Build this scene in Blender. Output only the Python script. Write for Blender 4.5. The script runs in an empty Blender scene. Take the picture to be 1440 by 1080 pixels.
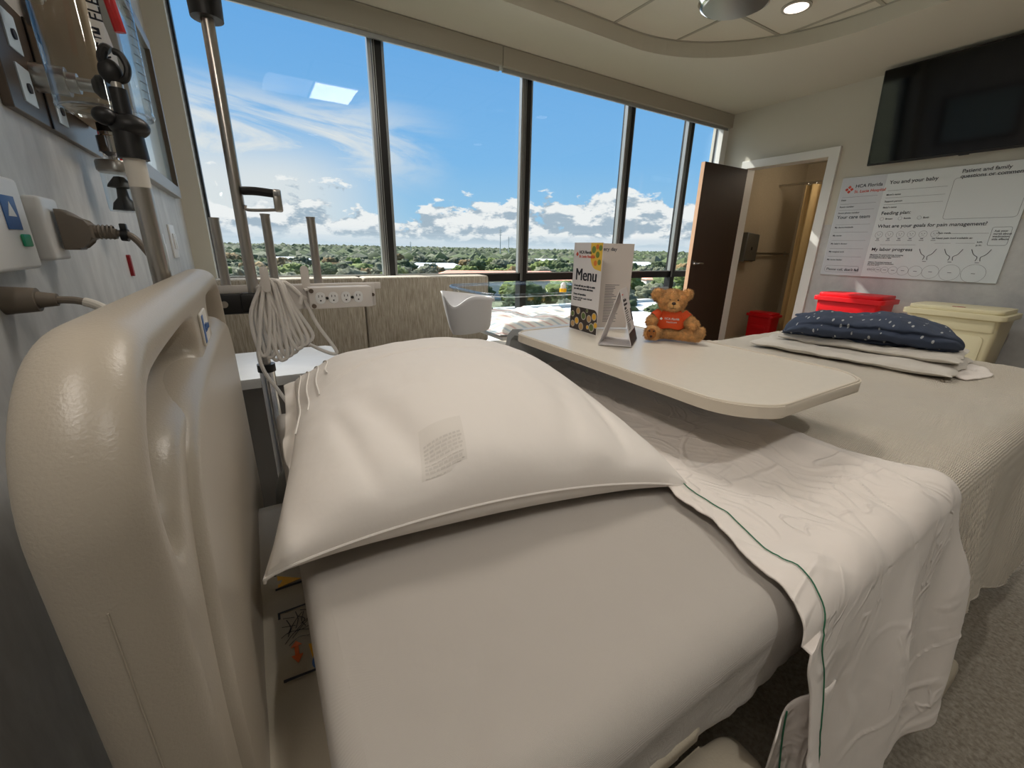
import bpy, bmesh, math, random
from mathutils import Vector, Matrix, noise
random.seed(7)
PI = math.pi
H = 1.18            # eye height of the photographer above the carpet; all z below are measured from there
SC = bpy.context.scene
COL = SC.collection

# ------------------------------------------------------------------ camera
cam_d = bpy.data.cameras.new('camera'); cam = bpy.data.objects.new('camera', cam_d); COL.objects.link(cam)
cam_d.sensor_fit = 'HORIZONTAL'; cam_d.sensor_width = 36.0; cam_d.lens = 36.0*583.88/1440
cam_d.clip_start = 0.01; cam_d.clip_end = 9000
yaw, pitch, roll = math.radians(58.593), math.radians(18.090), math.radians(1.179)
fw = Vector((math.cos(yaw)*math.cos(pitch), math.sin(yaw)*math.cos(pitch), -math.sin(pitch)))
rt = fw.cross(Vector((0, 0, 1))).normalized(); up = rt.cross(fw)
cr, sr = math.cos(roll), math.sin(roll)
R3, U3 = cr*rt + sr*up, -sr*rt + cr*up
cam.matrix_world = Matrix(((R3.x, U3.x, -fw.x, 0), (R3.y, U3.y, -fw.y, 0), (R3.z, U3.z, -fw.z, H), (0, 0, 0, 1)))
SC.camera = cam
SC.view_settings.view_transform = 'Standard'; SC.view_settings.look = 'None'
SC.view_settings.exposure = 0.0; SC.view_settings.gamma = 1.0
SC.view_settings.use_curve_mapping = False

# ------------------------------------------------------------------ world
def nd(nt, t, **kw):
    n = nt.nodes.new(t)
    for k, v in kw.items():
        if k.startswith('i_'):
            key = k[2:]; key = int(key) if key.isdigit() else key
            n.inputs[key].default_value = v
        else: setattr(n, k, v)
    return n
def make_world():
    w = bpy.data.worlds.new('sky'); SC.world = w; w.use_nodes = True
    nt = w.node_tree; nt.nodes.clear(); L = nt.links.new
    out = nt.nodes.new('ShaderNodeOutputWorld'); bg = nt.nodes.new('ShaderNodeBackground')
    tc = nt.nodes.new('ShaderNodeTexCoord'); sep = nt.nodes.new('ShaderNodeSeparateXYZ'); L(tc.outputs['Generated'], sep.inputs[0])
    def m(op, a, b=None, c=None, clamp=False):
        n = nt.nodes.new('ShaderNodeMath'); n.operation = op; n.use_clamp = clamp
        for i, v in enumerate((a, b, c)):
            if v is None: continue
            if isinstance(v, (int, float)): n.inputs[i].default_value = v
            else: L(v, n.inputs[i])
        return n.outputs[0]
    az = m('ARCTAN2', sep.outputs[0], sep.outputs[1])       # 0 at +y, positive toward +x
    el = m('ARCSINE', sep.outputs[2])                        # radians
    def ss(x, a, b):                                         # smoothstep
        n = nt.nodes.new('ShaderNodeMapRange'); n.interpolation_type = 'SMOOTHSTEP'
        L(x, n.inputs[0]); n.inputs[1].default_value = a; n.inputs[2].default_value = b; return n.outputs[0]
    def vec(x, y, z=0.0):
        c = nt.nodes.new('ShaderNodeCombineXYZ')
        for i, v in enumerate((x, y, z)):
            if isinstance(v, (int, float)): c.inputs[i].default_value = v
            else: L(v, c.inputs[i])
        return c.outputs[0]
    def ns(v, scale, det=8, rough=.55, dist=0):
        n = nt.nodes.new('ShaderNodeTexNoise'); L(v, n.inputs['Vector']); n.inputs['Scale'].default_value = scale
        n.inputs['Detail'].default_value = det; n.inputs['Roughness'].default_value = rough; n.inputs['Distortion'].default_value = dist
        return n.outputs[0]
    def mixc(f, a, b):
        n = nt.nodes.new('ShaderNodeMix'); n.data_type = 'RGBA'; L(f, n.inputs[0]) if not isinstance(f, float) else None
        for i, v in ((6, a), (7, b)):
            if isinstance(v, tuple): n.inputs[i].default_value = (*v, 1)
            else: L(v, n.inputs[i])
        return n.outputs[2]
    rmp = nt.nodes.new('ShaderNodeValToRGB'); L(m('DIVIDE', el, 1.5708), rmp.inputs[0])
    e = rmp.color_ramp.elements; e[0].position = 0; e[0].color = (.45, .65, .82, 1)
    e[1].position = 1; e[1].color = (.10, .30, .72, 1)
    for p_, c_ in ((.04, (.33, .60, .85, 1)), (.11, (.22, .51, .87, 1)), (.24, (.155, .42, .83, 1)), (.42, (.13, .36, .78, 1))):
        x = e.new(p_); x.color = c_
    sky = rmp.outputs[0]
    # cirrus sheet, stronger to the left
    cv = vec(m('MULTIPLY', az, 1.3), m('MULTIPLY', m('ADD', el, m('MULTIPLY', az, .12)), 6.0), 3.7)
    ci = ns(cv, 2.3, 7, .62, .8)
    band = m('MULTIPLY', ss(el, .075, .17), m('SUBTRACT', 1.0, ss(el, .20, .30)))
    left = m('SUBTRACT', 1.0, ss(az, .18, .46))
    cim = m('MULTIPLY', m('MULTIPLY', ss(ci, .36, .60), band), left)
    low = m('MULTIPLY', m('MULTIPLY', m('SUBTRACT', 1.0, ss(el, .11, .24)), m('SUBTRACT', 1.0, ss(az, .06, .36))), .85)
    cim = m('MAXIMUM', m('MULTIPLY', cim, .92), low)
    sky = mixc(cim, sky, (.84, .85, .84))
    # cumulus
    def cum(off):
        ee = m('ADD', el, off)
        v = vec(m('MULTIPLY', az, 5.2), m('MULTIPLY', ee, 10.5), 1.3)
        big = ns(v, .85, 2, .5)
        fine = ns(v, 3.0, 8, .60, .15)
        return m('ADD', m('MULTIPLY', big, .55), m('MULTIPLY', fine, .45))
    c0 = cum(0.0); c1 = cum(.016)
    thr = nt.nodes.new('ShaderNodeMapRange'); L(el, thr.inputs[0]); thr.inputs[1].default_value = .02; thr.inputs[2].default_value = .17
    thr.inputs[3].default_value = .33; thr.inputs[4].default_value = .66
    d0 = m('SUBTRACT', c0, thr.outputs[0])
    mask = ss(d0, 0.0, .035)
    lit = ss(m('SUBTRACT', c0, c1), -.035, .03)
    ccol = mixc(lit, (.40, .50, .60), (.93, .94, .95))
    ccol = mixc(ss(el, .0, .035), (.62, .74, .84), ccol)
    sky = mixc(mask, sky, ccol)
    # thin flat layers just above the horizon
    st = ns(vec(m('MULTIPLY', az, 2.0), m('MULTIPLY', el, 60.0), 9.0), 1.4, 4, .5)
    hz = m('MULTIPLY', ss(st, .42, .62), m('SUBTRACT', 1.0, ss(el, .02, .045)))
    sky = mixc(m('MULTIPLY', hz, .7), sky, (.70, .78, .86))
    # sky glow around the high sun, boosted above the view to add room daylight
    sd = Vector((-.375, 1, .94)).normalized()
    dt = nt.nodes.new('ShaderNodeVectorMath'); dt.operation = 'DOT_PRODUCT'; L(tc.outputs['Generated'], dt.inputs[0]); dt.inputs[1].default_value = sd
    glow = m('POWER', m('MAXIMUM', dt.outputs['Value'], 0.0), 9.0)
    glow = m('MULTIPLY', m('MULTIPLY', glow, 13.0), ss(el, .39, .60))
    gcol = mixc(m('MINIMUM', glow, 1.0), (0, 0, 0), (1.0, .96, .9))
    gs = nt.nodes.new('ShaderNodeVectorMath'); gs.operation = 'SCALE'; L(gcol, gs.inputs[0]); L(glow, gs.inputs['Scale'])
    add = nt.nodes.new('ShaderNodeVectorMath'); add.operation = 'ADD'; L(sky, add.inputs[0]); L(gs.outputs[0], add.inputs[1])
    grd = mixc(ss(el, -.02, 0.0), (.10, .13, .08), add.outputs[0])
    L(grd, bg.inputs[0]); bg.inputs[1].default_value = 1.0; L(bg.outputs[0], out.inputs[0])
make_world()
sun_d = bpy.data.lights.new('sun', 'SUN'); sun = bpy.data.objects.new('sun', sun_d); COL.objects.link(sun)
sun_d.energy = 7.0; sun_d.angle = math.radians(.6); sun_d.color = (1, .95, .86)
sun.rotation_euler = Vector((.375, -1, -.94)).to_track_quat('-Z', 'Y').to_euler(); sun.location = (0, 6, 8)

# ------------------------------------------------------------------ materials
def lin(c):
    return tuple(((v/255)/12.92 if v/255 <= .04045 else ((v/255+.055)/1.055)**2.4) for v in c)
MATS = {}
def mat(name, rgb, rough=.5, metal=0, bump=0, bscale=200, var=0, vscale=5, coat=0, sheen=0, trans=0, spec=.5, stretch=None, emis=0, srgb=True, bdet=3, alpha=1):
    if name in MATS: return MATS[name]
    m = bpy.data.materials.new(name); m.use_nodes = True; nt = m.node_tree; b = nt.nodes['Principled BSDF']; L = nt.links.new
    c = lin(rgb) if srgb else rgb
    b.inputs['Base Color'].default_value = (*c, 1); b.inputs['Roughness'].default_value = rough; b.inputs['Metallic'].default_value = metal
    b.inputs['Coat Weight'].default_value = coat; b.inputs['Sheen Weight'].default_value = sheen
    b.inputs['Transmission Weight'].default_value = trans; b.inputs['Specular IOR Level'].default_value = spec
    b.inputs['Alpha'].default_value = alpha
    if emis: b.inputs['Emission Color'].default_value = (*c, 1); b.inputs['Emission Strength'].default_value = emis
    if bump or var:
        tc = nt.nodes.new('ShaderNodeTexCoord'); mp = nt.nodes.new('ShaderNodeMapping'); L(tc.outputs['Object'], mp.inputs[0])
        if stretch: mp.inputs['Scale'].default_value = stretch
    if bump:
        n = nd(nt, 'ShaderNodeTexNoise', i_Scale=bscale, i_Detail=bdet); L(mp.outputs[0], n.inputs['Vector'])
        bp = nd(nt, 'ShaderNodeBump', i_Strength=bump, i_Distance=.002); L(n.outputs[0], bp.inputs['Height']); L(bp.outputs[0], b.inputs['Normal'])
    if var:
        n = nd(nt, 'ShaderNodeTexNoise', i_Scale=vscale, i_Detail=6, i_Roughness=.6); L(mp.outputs[0], n.inputs['Vector'])
        mr = nd(nt, 'ShaderNodeMapRange'); L(n.outputs[0], mr.inputs[0]); mr.inputs[1].default_value = .3; mr.inputs[2].default_value = .7
        mr.inputs[3].default_value = 1-var; mr.inputs[4].default_value = 1+var
        sc = nd(nt, 'ShaderNodeVectorMath', operation='SCALE'); sc.inputs[0].default_value = c; L(mr.outputs[0], sc.inputs['Scale'])
        L(sc.outputs[0], b.inputs['Base Color'])
    MATS[name] = m; return m
def weave(name, rgb, scale, strength, rough=.85, wrinkle=0):
    """cloth with a fine woven relief"""
    m = mat(name, rgb, rough, spec=.2, sheen=.15); nt = m.node_tree; L = nt.links.new; b = nt.nodes['Principled BSDF']
    tc = nt.nodes.new('ShaderNodeTexCoord')
    w1 = nd(nt, 'ShaderNodeTexWave', bands_direction='X', i_Scale=scale, i_Distortion=1.0); w2 = nd(nt, 'ShaderNodeTexWave', bands_direction='Y', i_Scale=scale, i_Distortion=1.0)
    L(tc.outputs['Object'], w1.inputs[0]); L(tc.outputs['Object'], w2.inputs[0])
    ad = nd(nt, 'ShaderNodeMath', operation='ADD'); L(w1.outputs['Fac'], ad.inputs[0]); L(w2.outputs['Fac'], ad.inputs[1])
    n = nd(nt, 'ShaderNodeTexNoise', i_Scale=9, i_Detail=5); L(tc.outputs['Object'], n.inputs['Vector'])
    b1 = nd(nt, 'ShaderNodeBump', i_Strength=strength, i_Distance=.0012); L(ad.outputs[0], b1.inputs['Height'])
    b2 = nd(nt, 'ShaderNodeBump', i_Strength=.25, i_Distance=.012); L(n.outputs[0], b2.inputs['Height']); L(b1.outputs[0], b2.inputs['Normal'])
    last = b2.outputs[0]
    if wrinkle:                       # pressed-in creases: ridges where a distorted noise crosses its middle value
        for sc_, st_ in ((4.5, (1, 1.7, 1)), (8.0, (1.6, 1, 1))):
            mp = nd(nt, 'ShaderNodeMapping'); mp.inputs['Scale'].default_value = st_; mp.inputs['Rotation'].default_value = (0, 0, .5*sc_); L(tc.outputs['Object'], mp.inputs[0])
            w = nd(nt, 'ShaderNodeTexNoise', i_Scale=sc_, i_Detail=2, i_Distortion=.9); L(mp.outputs[0], w.inputs['Vector'])
            s_ = nd(nt, 'ShaderNodeMath', operation='SUBTRACT'); L(w.outputs[0], s_.inputs[0]); s_.inputs[1].default_value = .5
            a_ = nd(nt, 'ShaderNodeMath', operation='ABSOLUTE'); L(s_.outputs[0], a_.inputs[0])
            r_ = nd(nt, 'ShaderNodeMapRange', interpolation_type='SMOOTHSTEP'); L(a_.outputs[0], r_.inputs[0]); r_.inputs[1].default_value = 0; r_.inputs[2].default_value = .055; r_.inputs[3].default_value = 1; r_.inputs[4].default_value = 0
            g_ = nd(nt, 'ShaderNodeTexNoise', i_Scale=sc_*.8, i_Detail=1); L(tc.outputs['Object'], g_.inputs['Vector'])
            h_ = nd(nt, 'ShaderNodeMapRange', interpolation_type='SMOOTHSTEP'); L(g_.outputs[0], h_.inputs[0]); h_.inputs[1].default_value = .48; h_.inputs[2].default_value = .62
            k_ = nd(nt, 'ShaderNodeMath', operation='MULTIPLY'); L(r_.outputs[0], k_.inputs[0]); L(h_.outputs[0], k_.inputs[1])
            b3 = nd(nt, 'ShaderNodeBump', i_Strength=wrinkle, i_Distance=.004); L(k_.outputs[0], b3.inputs['Height']); L(last, b3.inputs['Normal']); last = b3.outputs[0]
    L(last, b.inputs['Normal']); return m
M_head = mat('headboard_plastic', (174, 164, 149), .34, bump=.16, bscale=450, spec=.5)
M_deck = mat('deck_plastic', (176, 166, 148), .45, bump=.2, bscale=400)
M_pillow = weave('pillow_cotton', (232, 226, 220), 900, .12)
M_fit = weave('knit_sheet', (196, 189, 181), 500, .5)
M_flat = weave('flat_sheet_cotton', (230, 222, 215), 800, .15, wrinkle=.55)
M_blank = weave('thermal_blanket', (222, 212, 196), 110, 1.0)
M_linen = weave('folded_linen', (228, 221, 210), 260, .6)
M_stitch = mat('green_stitch', (45, 110, 80), .8)
M_seam = mat('white_seam', (240, 236, 230), .8)
M_steel = mat('stainless_steel', (190, 186, 180), .28, 1)
M_chrome = mat('chrome', (225, 225, 228), .08, 1)
M_black = mat('black_plastic', (14, 14, 15), .45)
M_rubber = mat('black_rubber', (18, 18, 20), .7)
M_cord = mat('grey_cord', (226, 221, 215), .5)
M_dcord = mat('taupe_cord', (120, 110, 98), .55)
M_white = mat('white_plastic', (225, 225, 224), .4)
M_offw = mat('strip_enamel', (214, 208, 202), .45)
M_grey = mat('grey_plastic', (150, 152, 152), .5)
M_ltable = mat('table_laminate', (216, 209, 197), .32, var=.02, vscale=60)
M_edge = mat('table_edging', (206, 196, 180), .45)
M_panel = mat('table_column_enamel', (178, 180, 180), .45)
M_wallp = mat('painted_wall', (196, 192, 180), .8, bump=.15, bscale=300)
M_ceil = mat('ceiling_paint', (200, 196, 182), .85, bump=.1, bscale=200)
M_tile = mat('ceiling_tile_mat', (215, 211, 198), .9, bump=.5, bscale=500)
M_bar = mat('ceiling_grid_mat', (168, 164, 152), .6)
M_soff = mat('valance_metal', (165, 160, 146), .6)
M_frame_b = mat('window_frame_black', (16, 16, 18), .45)
M_frame_s = mat('window_gasket_silver', (165, 168, 168), .35, .6)
M_door = mat('dark_walnut', (48, 32, 20), .55, var=.12, vscale=8, stretch=(6, 6, .6))
M_dooredge = mat('door_edge_wood', (205, 165, 135), .5)
M_trimw = mat('white_trim', (226, 226, 222), .45)
M_bath = mat('bathroom_wall', (186, 172, 148), .8, var=.05, vscale=60)
M_curt = mat('shower_curtain_cloth', (205, 178, 128), .8)
M_disp = mat('dispenser_steel', (120, 122, 120), .4, .7)
M_red = mat('red_plastic', (214, 18, 30), .4, spec=.4)
M_dred = mat('deep_red', (150, 20, 28), .5)
M_beige = mat('beige_bin_plastic', (224, 214, 178), .45)
M_tv = mat('tv_glass', (4, 4, 5), .06, spec=.5)
M_tvb = mat('tv_bezel', (10, 10, 11), .35)
M_board = mat('whiteboard_gloss', (212, 218, 220), .25)
M_boardside = mat('whiteboard_side_tint', (196, 200, 205), .25)
M_ink = mat('print_ink', (35, 38, 50), .6)
M_inkl = mat('light_ink', (92, 94, 102), .6)
M_inko = mat('orange_ink', (205, 80, 60), .6)
M_brown = mat('brown_cabinet_wood', (104, 72, 46), .5, var=.1, vscale=6, stretch=(8, 8, .7))
M_card = mat('white_card', (226, 222, 222), .6)
M_cardin = mat('card_inside', (214, 206, 200), .6)
M_orange = mat('orange_shirt', (204, 72, 20), .8)
M_fur = mat('bear_fur', (206, 158, 98), .9, var=.45, vscale=45, sheen=.3)
M_pad = mat('bear_pad', (150, 92, 40), .85)
M_tan = mat('tan_plastic', (188, 164, 132), .5)
M_brz = mat('bronze_plate', (104, 92, 82), .35, .7)
M_blue = mat('blue_label', (60, 100, 160), .5)
M_green = mat('green_button_mat', (40, 150, 110), .4)
M_yel = mat('yellow_plastic', (235, 175, 20), .4)
M_ora = mat('orange_label', (220, 100, 35), .5)
M_pale = mat('pale_blue_card', (205, 222, 235), .5)
M_cab = mat('grey_cabinet', (118, 114, 110), .5)
M_marb = mat('white_counter', (225, 224, 222), .35, var=.03, vscale=20)
M_qr = mat('sticker_white', (215, 210, 200), .5)
M_holder = mat('holder_plastic', (205, 204, 206), .45)
M_concrete = mat('outside_roof_white', (205, 205, 200), .8)
def glassy(name, tint, ior=1.45, gl_rough=.0, amount=1.0):
    m = bpy.data.materials.new(name); m.use_nodes = True; nt = m.node_tree; nt.nodes.clear(); L = nt.links.new
    o = nt.nodes.new('ShaderNodeOutputMaterial'); t = nd(nt, 'ShaderNodeBsdfTransparent'); t.inputs[0].default_value = (*tint, 1)
    g = nd(nt, 'ShaderNodeBsdfGlossy', i_Roughness=gl_rough); lw = nd(nt, 'ShaderNodeLayerWeight', i_Blend=.5)
    pw_ = nd(nt, 'ShaderNodeMath', operation='POWER'); L(lw.outputs['Facing'], pw_.inputs[0]); pw_.inputs[1].default_value = 5.0
    r0 = ((ior-1)/(ior+1))**2; ml = nd(nt, 'ShaderNodeMath', operation='MULTIPLY_ADD'); L(pw_.outputs[0], ml.inputs[0]); ml.inputs[1].default_value = (1-r0)*amount; ml.inputs[2].default_value = r0*amount
    x = nt.nodes.new('ShaderNodeMixShader'); L(ml.outputs[0], x.inputs[0]); L(t.outputs[0], x.inputs[1]); L(g.outputs[0], x.inputs[2]); L(x.outputs[0], o.inputs[0]); return m
M_glass = glassy('window_glass', (.97, .985, .98), 1.45, 0, .6)
M_acry = glassy('clear_acrylic', (.90, .94, .96), 1.7, .03)
def streak(name, c1, c2, scale, st, rough=.5, bump=0.0):
    m = mat(name, c1, rough); nt = m.node_tree; L = nt.links.new; b = nt.nodes['Principled BSDF']
    tc = nt.nodes.new('ShaderNodeTexCoord'); mp = nd(nt, 'ShaderNodeMapping'); mp.inputs['Scale'].default_value = st; L(tc.outputs['Object'], mp.inputs[0])
    n = nd(nt, 'ShaderNodeTexNoise', i_Scale=scale, i_Detail=8, i_Roughness=.65, i_Distortion=.3); L(mp.outputs[0], n.inputs['Vector'])
    r = nt.nodes.new('ShaderNodeValToRGB'); L(n.outputs[0], r.inputs[0]); r.color_ramp.elements[0].position = .35; r.color_ramp.elements[1].position = .65
    r.color_ramp.elements[0].color = (*lin(c1), 1); r.color_ramp.elements[1].color = (*lin(c2), 1); L(r.outputs[0], b.inputs['Base Color'])
    if bump:
        bp = nd(nt, 'ShaderNodeBump', i_Strength=bump, i_Distance=.002); L(n.outputs[0], bp.inputs['Height']); L(bp.outputs[0], b.inputs['Normal'])
    return m
M_headwall = streak('streaked_wall_panel', (180, 179, 177), (206, 205, 202), 4.0, (3, 3, .9), .5)
M_wains = streak('grey_wall_panel', (172, 172, 172), (196, 196, 194), 4.0, (1, 1, 1), .5)
M_uph = streak('bench_upholstery', (138, 128, 112), (188, 180, 166), 10.0, (14, 14, 1.0), .8, .6)
M_carpet = streak('carpet_mat', (126, 117, 104), (164, 156, 142), 90.0, (1, 1, 1), .95, 1.0)
M_gown = None
def gown_mat():
    m = mat('navy_print_cloth', (52, 62, 84), .85, bump=.5, bscale=60); nt = m.node_tree; L = nt.links.new; b = nt.nodes['Principled BSDF']
    tc = nt.nodes.new('ShaderNodeTexCoord'); mp = nd(nt, 'ShaderNodeMapping'); mp.inputs['Rotation'].default_value = (.2, .1, .6); mp.inputs['Scale'].default_value = (19, 46, 19); L(tc.outputs['Object'], mp.inputs[0])
    v = nd(nt, 'ShaderNodeTexVoronoi', i_Scale=1.0); L(mp.outputs[0], v.inputs['Vector'])
    r = nt.nodes.new('ShaderNodeValToRGB'); L(v.outputs['Distance'], r.inputs[0]); r.color_ramp.interpolation = 'LINEAR'
    e = r.color_ramp.elements; e[0].position = .0; e[0].color = (*lin((70, 80, 98)), 1); e[1].position = .23; e[1].color = (*lin((54, 64, 84)), 1)
    a = e.new(.05); a.color = (*lin((175, 178, 180)), 1); a = e.new(.15); a.color = (*lin((165, 170, 174)), 1); a = e.new(.19); a.color = (*lin((36, 45, 64)), 1)
    L(r.outputs[0], b.inputs['Base Color']); return m
M_gown = gown_mat()
def stripe_mat():
    m = mat('striped_flannel', (225, 218, 212), .9); nt = m.node_tree; L = nt.links.new; b = nt.nodes['Principled BSDF']
    tc = nt.nodes.new('ShaderNodeTexCoord'); w = nd(nt, 'ShaderNodeTexWave', bands_direction='DIAGONAL', i_Scale=5.0, i_Distortion=.8); L(tc.outputs['Object'], w.inputs[0])
    r = nt.nodes.new('ShaderNodeValToRGB'); L(w.outputs['Fac'], r.inputs[0]); e = r.color_ramp.elements
    e[0].position = .0; e[0].color = (*lin((212, 176, 170)), 1); e[1].position = .12; e[1].color = (*lin((228, 222, 216)), 1)
    a = e.new(.85); a.color = (*lin((228, 222, 216)), 1); a = e.new(.97); a.color = (*lin((180, 190, 198)), 1)
    L(r.outputs[0], b.inputs['Base Color']); return m
M_stripe = stripe_mat()

# ------------------------------------------------------------------ mesh helpers (coordinates: x from head wall to foot, y to window, z from eye height)
def new(): return bmesh.new()
def finish(name, bm, m, loc, smooth=True):
    me = bpy.data.meshes.new(name)
    for f in bm.faces: f.smooth = smooth
    bmesh.ops.translate(bm, verts=bm.verts, vec=-Vector(loc)); bm.normal_update(); bm.to_mesh(me); bm.free()
    for x in (m if isinstance(m, (list, tuple)) else [m]): me.materials.append(x)
    if smooth:
        try: me.set_sharp_from_angle(angle=math.radians(35))
        except Exception: pass
    return me
BASE = {}
def wloc(o): return BASE[o.name]
def obj(name, bm, m, parent=None, label=None, smooth=True, recalc=True):
    if recalc: bmesh.ops.recalc_face_normals(bm, faces=bm.faces)
    if parent is None:
        vs = [v.co for v in bm.verts]
        loc = Vector(((min(v.x for v in vs)+max(v.x for v in vs))/2, (min(v.y for v in vs)+max(v.y for v in vs))/2, min(v.z for v in vs)))
        o = bpy.data.objects.new(name, finish(name, bm, m, loc, smooth)); o.location = loc + Vector((0, 0, H)); COL.objects.link(o)
        BASE[o.name] = loc
    else:
        pl = wloc(parent)
        o = bpy.data.objects.new(name, finish(name, bm, m, pl, smooth)); COL.objects.link(o); o.parent = parent; BASE[o.name] = pl
    if label: o['label'] = label
    return o
def thing(name, loc, label, cat, group=None):
    o = bpy.data.objects.new(name, None); COL.objects.link(o); o.empty_display_size = .1
    o.location = Vector(loc) + Vector((0, 0, H)); BASE[o.name] = Vector(loc); o['label'] = label; o['category'] = cat
    if group: o['group'] = group
    return o
def tag(o, label, cat, group=None, kind=None):
    o['label'] = label; o['category'] = cat
    if group: o['group'] = group
    if kind: o['kind'] = kind
    return o
def struct(name, bm, m, smooth=False):
    o = obj(name, bm, m, None, smooth=smooth); o['kind'] = 'structure'; return o
def box(bm, x0, x1, y0, y1, z0, z1, bev=0, seg=2, mtx=None):
    x0, x1 = sorted((x0, x1)); y0, y1 = sorted((y0, y1)); z0, z1 = sorted((z0, z1))
    t = bmesh.new()
    r = bmesh.ops.create_cube(t, size=1)
    for v in t.verts: v.co = Vector(((v.co.x+.5)*(x1-x0)+x0, (v.co.y+.5)*(y1-y0)+y0, (v.co.z+.5)*(z1-z0)+z0))
    if bev: bmesh.ops.bevel(t, geom=t.edges[:], offset=bev, segments=seg, affect='EDGES', profile=.5, clamp_overlap=True)
    merge(bm, t, mtx); return bm
def merge(bm, t, mtx=None, mi=None):
    if mtx is not None: bmesh.ops.transform(t, matrix=mtx, verts=t.verts)
    vm = {}
    for v in t.verts: vm[v] = bm.verts.new(v.co)
    for f in t.faces:
        try:
            g = bm.faces.new([vm[v] for v in f.verts]); g.material_index = f.material_index if mi is None else mi
        except ValueError: pass
    t.free()
def ortho(d):
    d = d.normalized(); a = Vector((0, 0, 1)) if abs(d.z) < .9 else Vector((1, 0, 0)); u = d.cross(a).normalized(); return u, d.cross(u).normalized()
def cyl(bm, p0, p1, r0, r1=None, n=20, caps=True):
    p0, p1 = Vector(p0), Vector(p1); r1 = r0 if r1 is None else r1; u, w = ortho(p1-p0); rings = []
    for p_, r in ((p0, r0), (p1, r1)):
        rings.append([bm.verts.new(p_+(u*math.cos(2*PI*i/n)+w*math.sin(2*PI*i/n))*r) for i in range(n)])
    for i in range(n): bm.faces.new((rings[0][i], rings[0][(i+1) % n], rings[1][(i+1) % n], rings[1][i]))
    if caps: bm.faces.new(rings[0][::-1]); bm.faces.new(rings[1])
    return bm
def cat(pts, k=8, closed=False):
    P = [Vector(q) for q in pts]; out = []; n = len(P); rng = range(n) if closed else range(n-1)
    for i in rng:
        a, b, c, d = (P[(i-1) % n], P[i], P[(i+1) % n], P[(i+2) % n]) if closed else (P[max(i-1, 0)], P[i], P[i+1], P[min(i+2, n-1)])
        for j in range(k):
            t = j/k; out.append(.5*((2*b)+(-a+c)*t+(2*a-5*b+4*c-d)*t*t+(-a+3*b-3*c+d)*t**3))
    if not closed: out.append(P[-1])
    return out
def tube(bm, pts, r, n=10, k=6, closed=False, smooth=True):
    P = cat(pts, k, closed) if smooth else [Vector(q) for q in pts]; rings = []; m_ = len(P); pu = None
    for i, q in enumerate(P):
        t = (P[(i+1) % m_]-P[i-1]) if closed else (P[min(i+1, m_-1)]-P[max(i-1, 0)])
        if t.length < 1e-9: t = Vector((0, 0, 1))
        t.normalize()
        if pu is None: pu, _ = ortho(t)
        pu = (pu-t*pu.dot(t)).normalized(); w = t.cross(pu); rr = r(i/(m_-1)) if callable(r) else r
        rings.append([bm.verts.new(q+(pu*math.cos(2*PI*j/n)+w*math.sin(2*PI*j/n))*rr) for j in range(n)])
    for i in range(m_ if closed else m_-1):
        a, b = rings[i], rings[(i+1) % m_]
        for j in range(n): bm.faces.new((a[j], a[(j+1) % n], b[(j+1) % n], b[j]))
    if not closed: bm.faces.new(rings[0][::-1]); bm.faces.new(rings[-1])
    return bm
def lathe(bm, prof, c=(0, 0, 0), ax=(0, 0, 1), n=32, sx=1, sy=1):
    c = Vector(c); ax = Vector(ax).normalized(); u, w = ortho(ax) if abs(ax.z) < .99 else (Vector((1, 0, 0)), Vector((0, 1, 0)))
    R = []
    for r, h in prof:
        if r < 1e-6: R.append([bm.verts.new(c+ax*h)])
        else: R.append([bm.verts.new(c+ax*h+u*math.cos(2*PI*i/n)*r*sx+w*math.sin(2*PI*i/n)*r*sy) for i in range(n)])
    for a, b in zip(R, R[1:]):
        for i in range(n):
            j = (i+1) % n
            if len(a) == 1 and len(b) == 1: continue
            if len(a) == 1: bm.faces.new((a[0], b[i], b[j]))
            elif len(b) == 1: bm.faces.new((a[i], a[j], b[0]))
            else: bm.faces.new((a[i], a[j], b[j], b[i]))
    return bm
def rr(a0, a1, b0, b1, r, n=8):
    """rounded rectangle; r one number or four (a0b0, a1b0, a1b1, a0b1)"""
    rs = r if isinstance(r, (list, tuple)) else [r]*4; out = []
    for (ca, cb, s), q in zip(((a0+rs[0], b0+rs[0], 2), (a1-rs[1], b0+rs[1], 3), (a1-rs[2], b1-rs[2], 0), (a0+rs[3], b1-rs[3], 1)), rs):
        for i in range(n+1):
            t = (s+i/n)*PI/2; out.append((ca+math.cos(t)*q, cb+math.sin(t)*q))
    return out
def frame(o, right, upv):
    r, u = Vector(right).normalized(), Vector(upv).normalized(); n = r.cross(u)
    return Matrix(((r.x, u.x, n.x, o[0]), (r.y, u.y, n.y, o[1]), (r.z, u.z, n.z, o[2]), (0, 0, 0, 1)))
def prism(bm, pts, F, h0, h1, bev=0, seg=3):
    """2D outline in the plane of frame F, from h0 to h1 along its normal"""
    t = bmesh.new(); a = [t.verts.new((x, y, h0)) for x, y in pts]; b = [t.verts.new((x, y, h1)) for x, y in pts]; n = len(pts)
    t.faces.new(a[::-1]); t.faces.new(b); sides = []
    for i in range(n): t.faces.new((a[i], a[(i+1) % n], b[(i+1) % n], b[i]))
    if bev:
        ed = [e for e in t.edges if (abs(e.verts[0].co.z-e.verts[1].co.z) < 1e-9)]
        bmesh.ops.bevel(t, geom=ed, offset=bev, segments=seg, affect='EDGES', profile=.5, clamp_overlap=True)
    merge(bm, t, F); return bm
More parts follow.
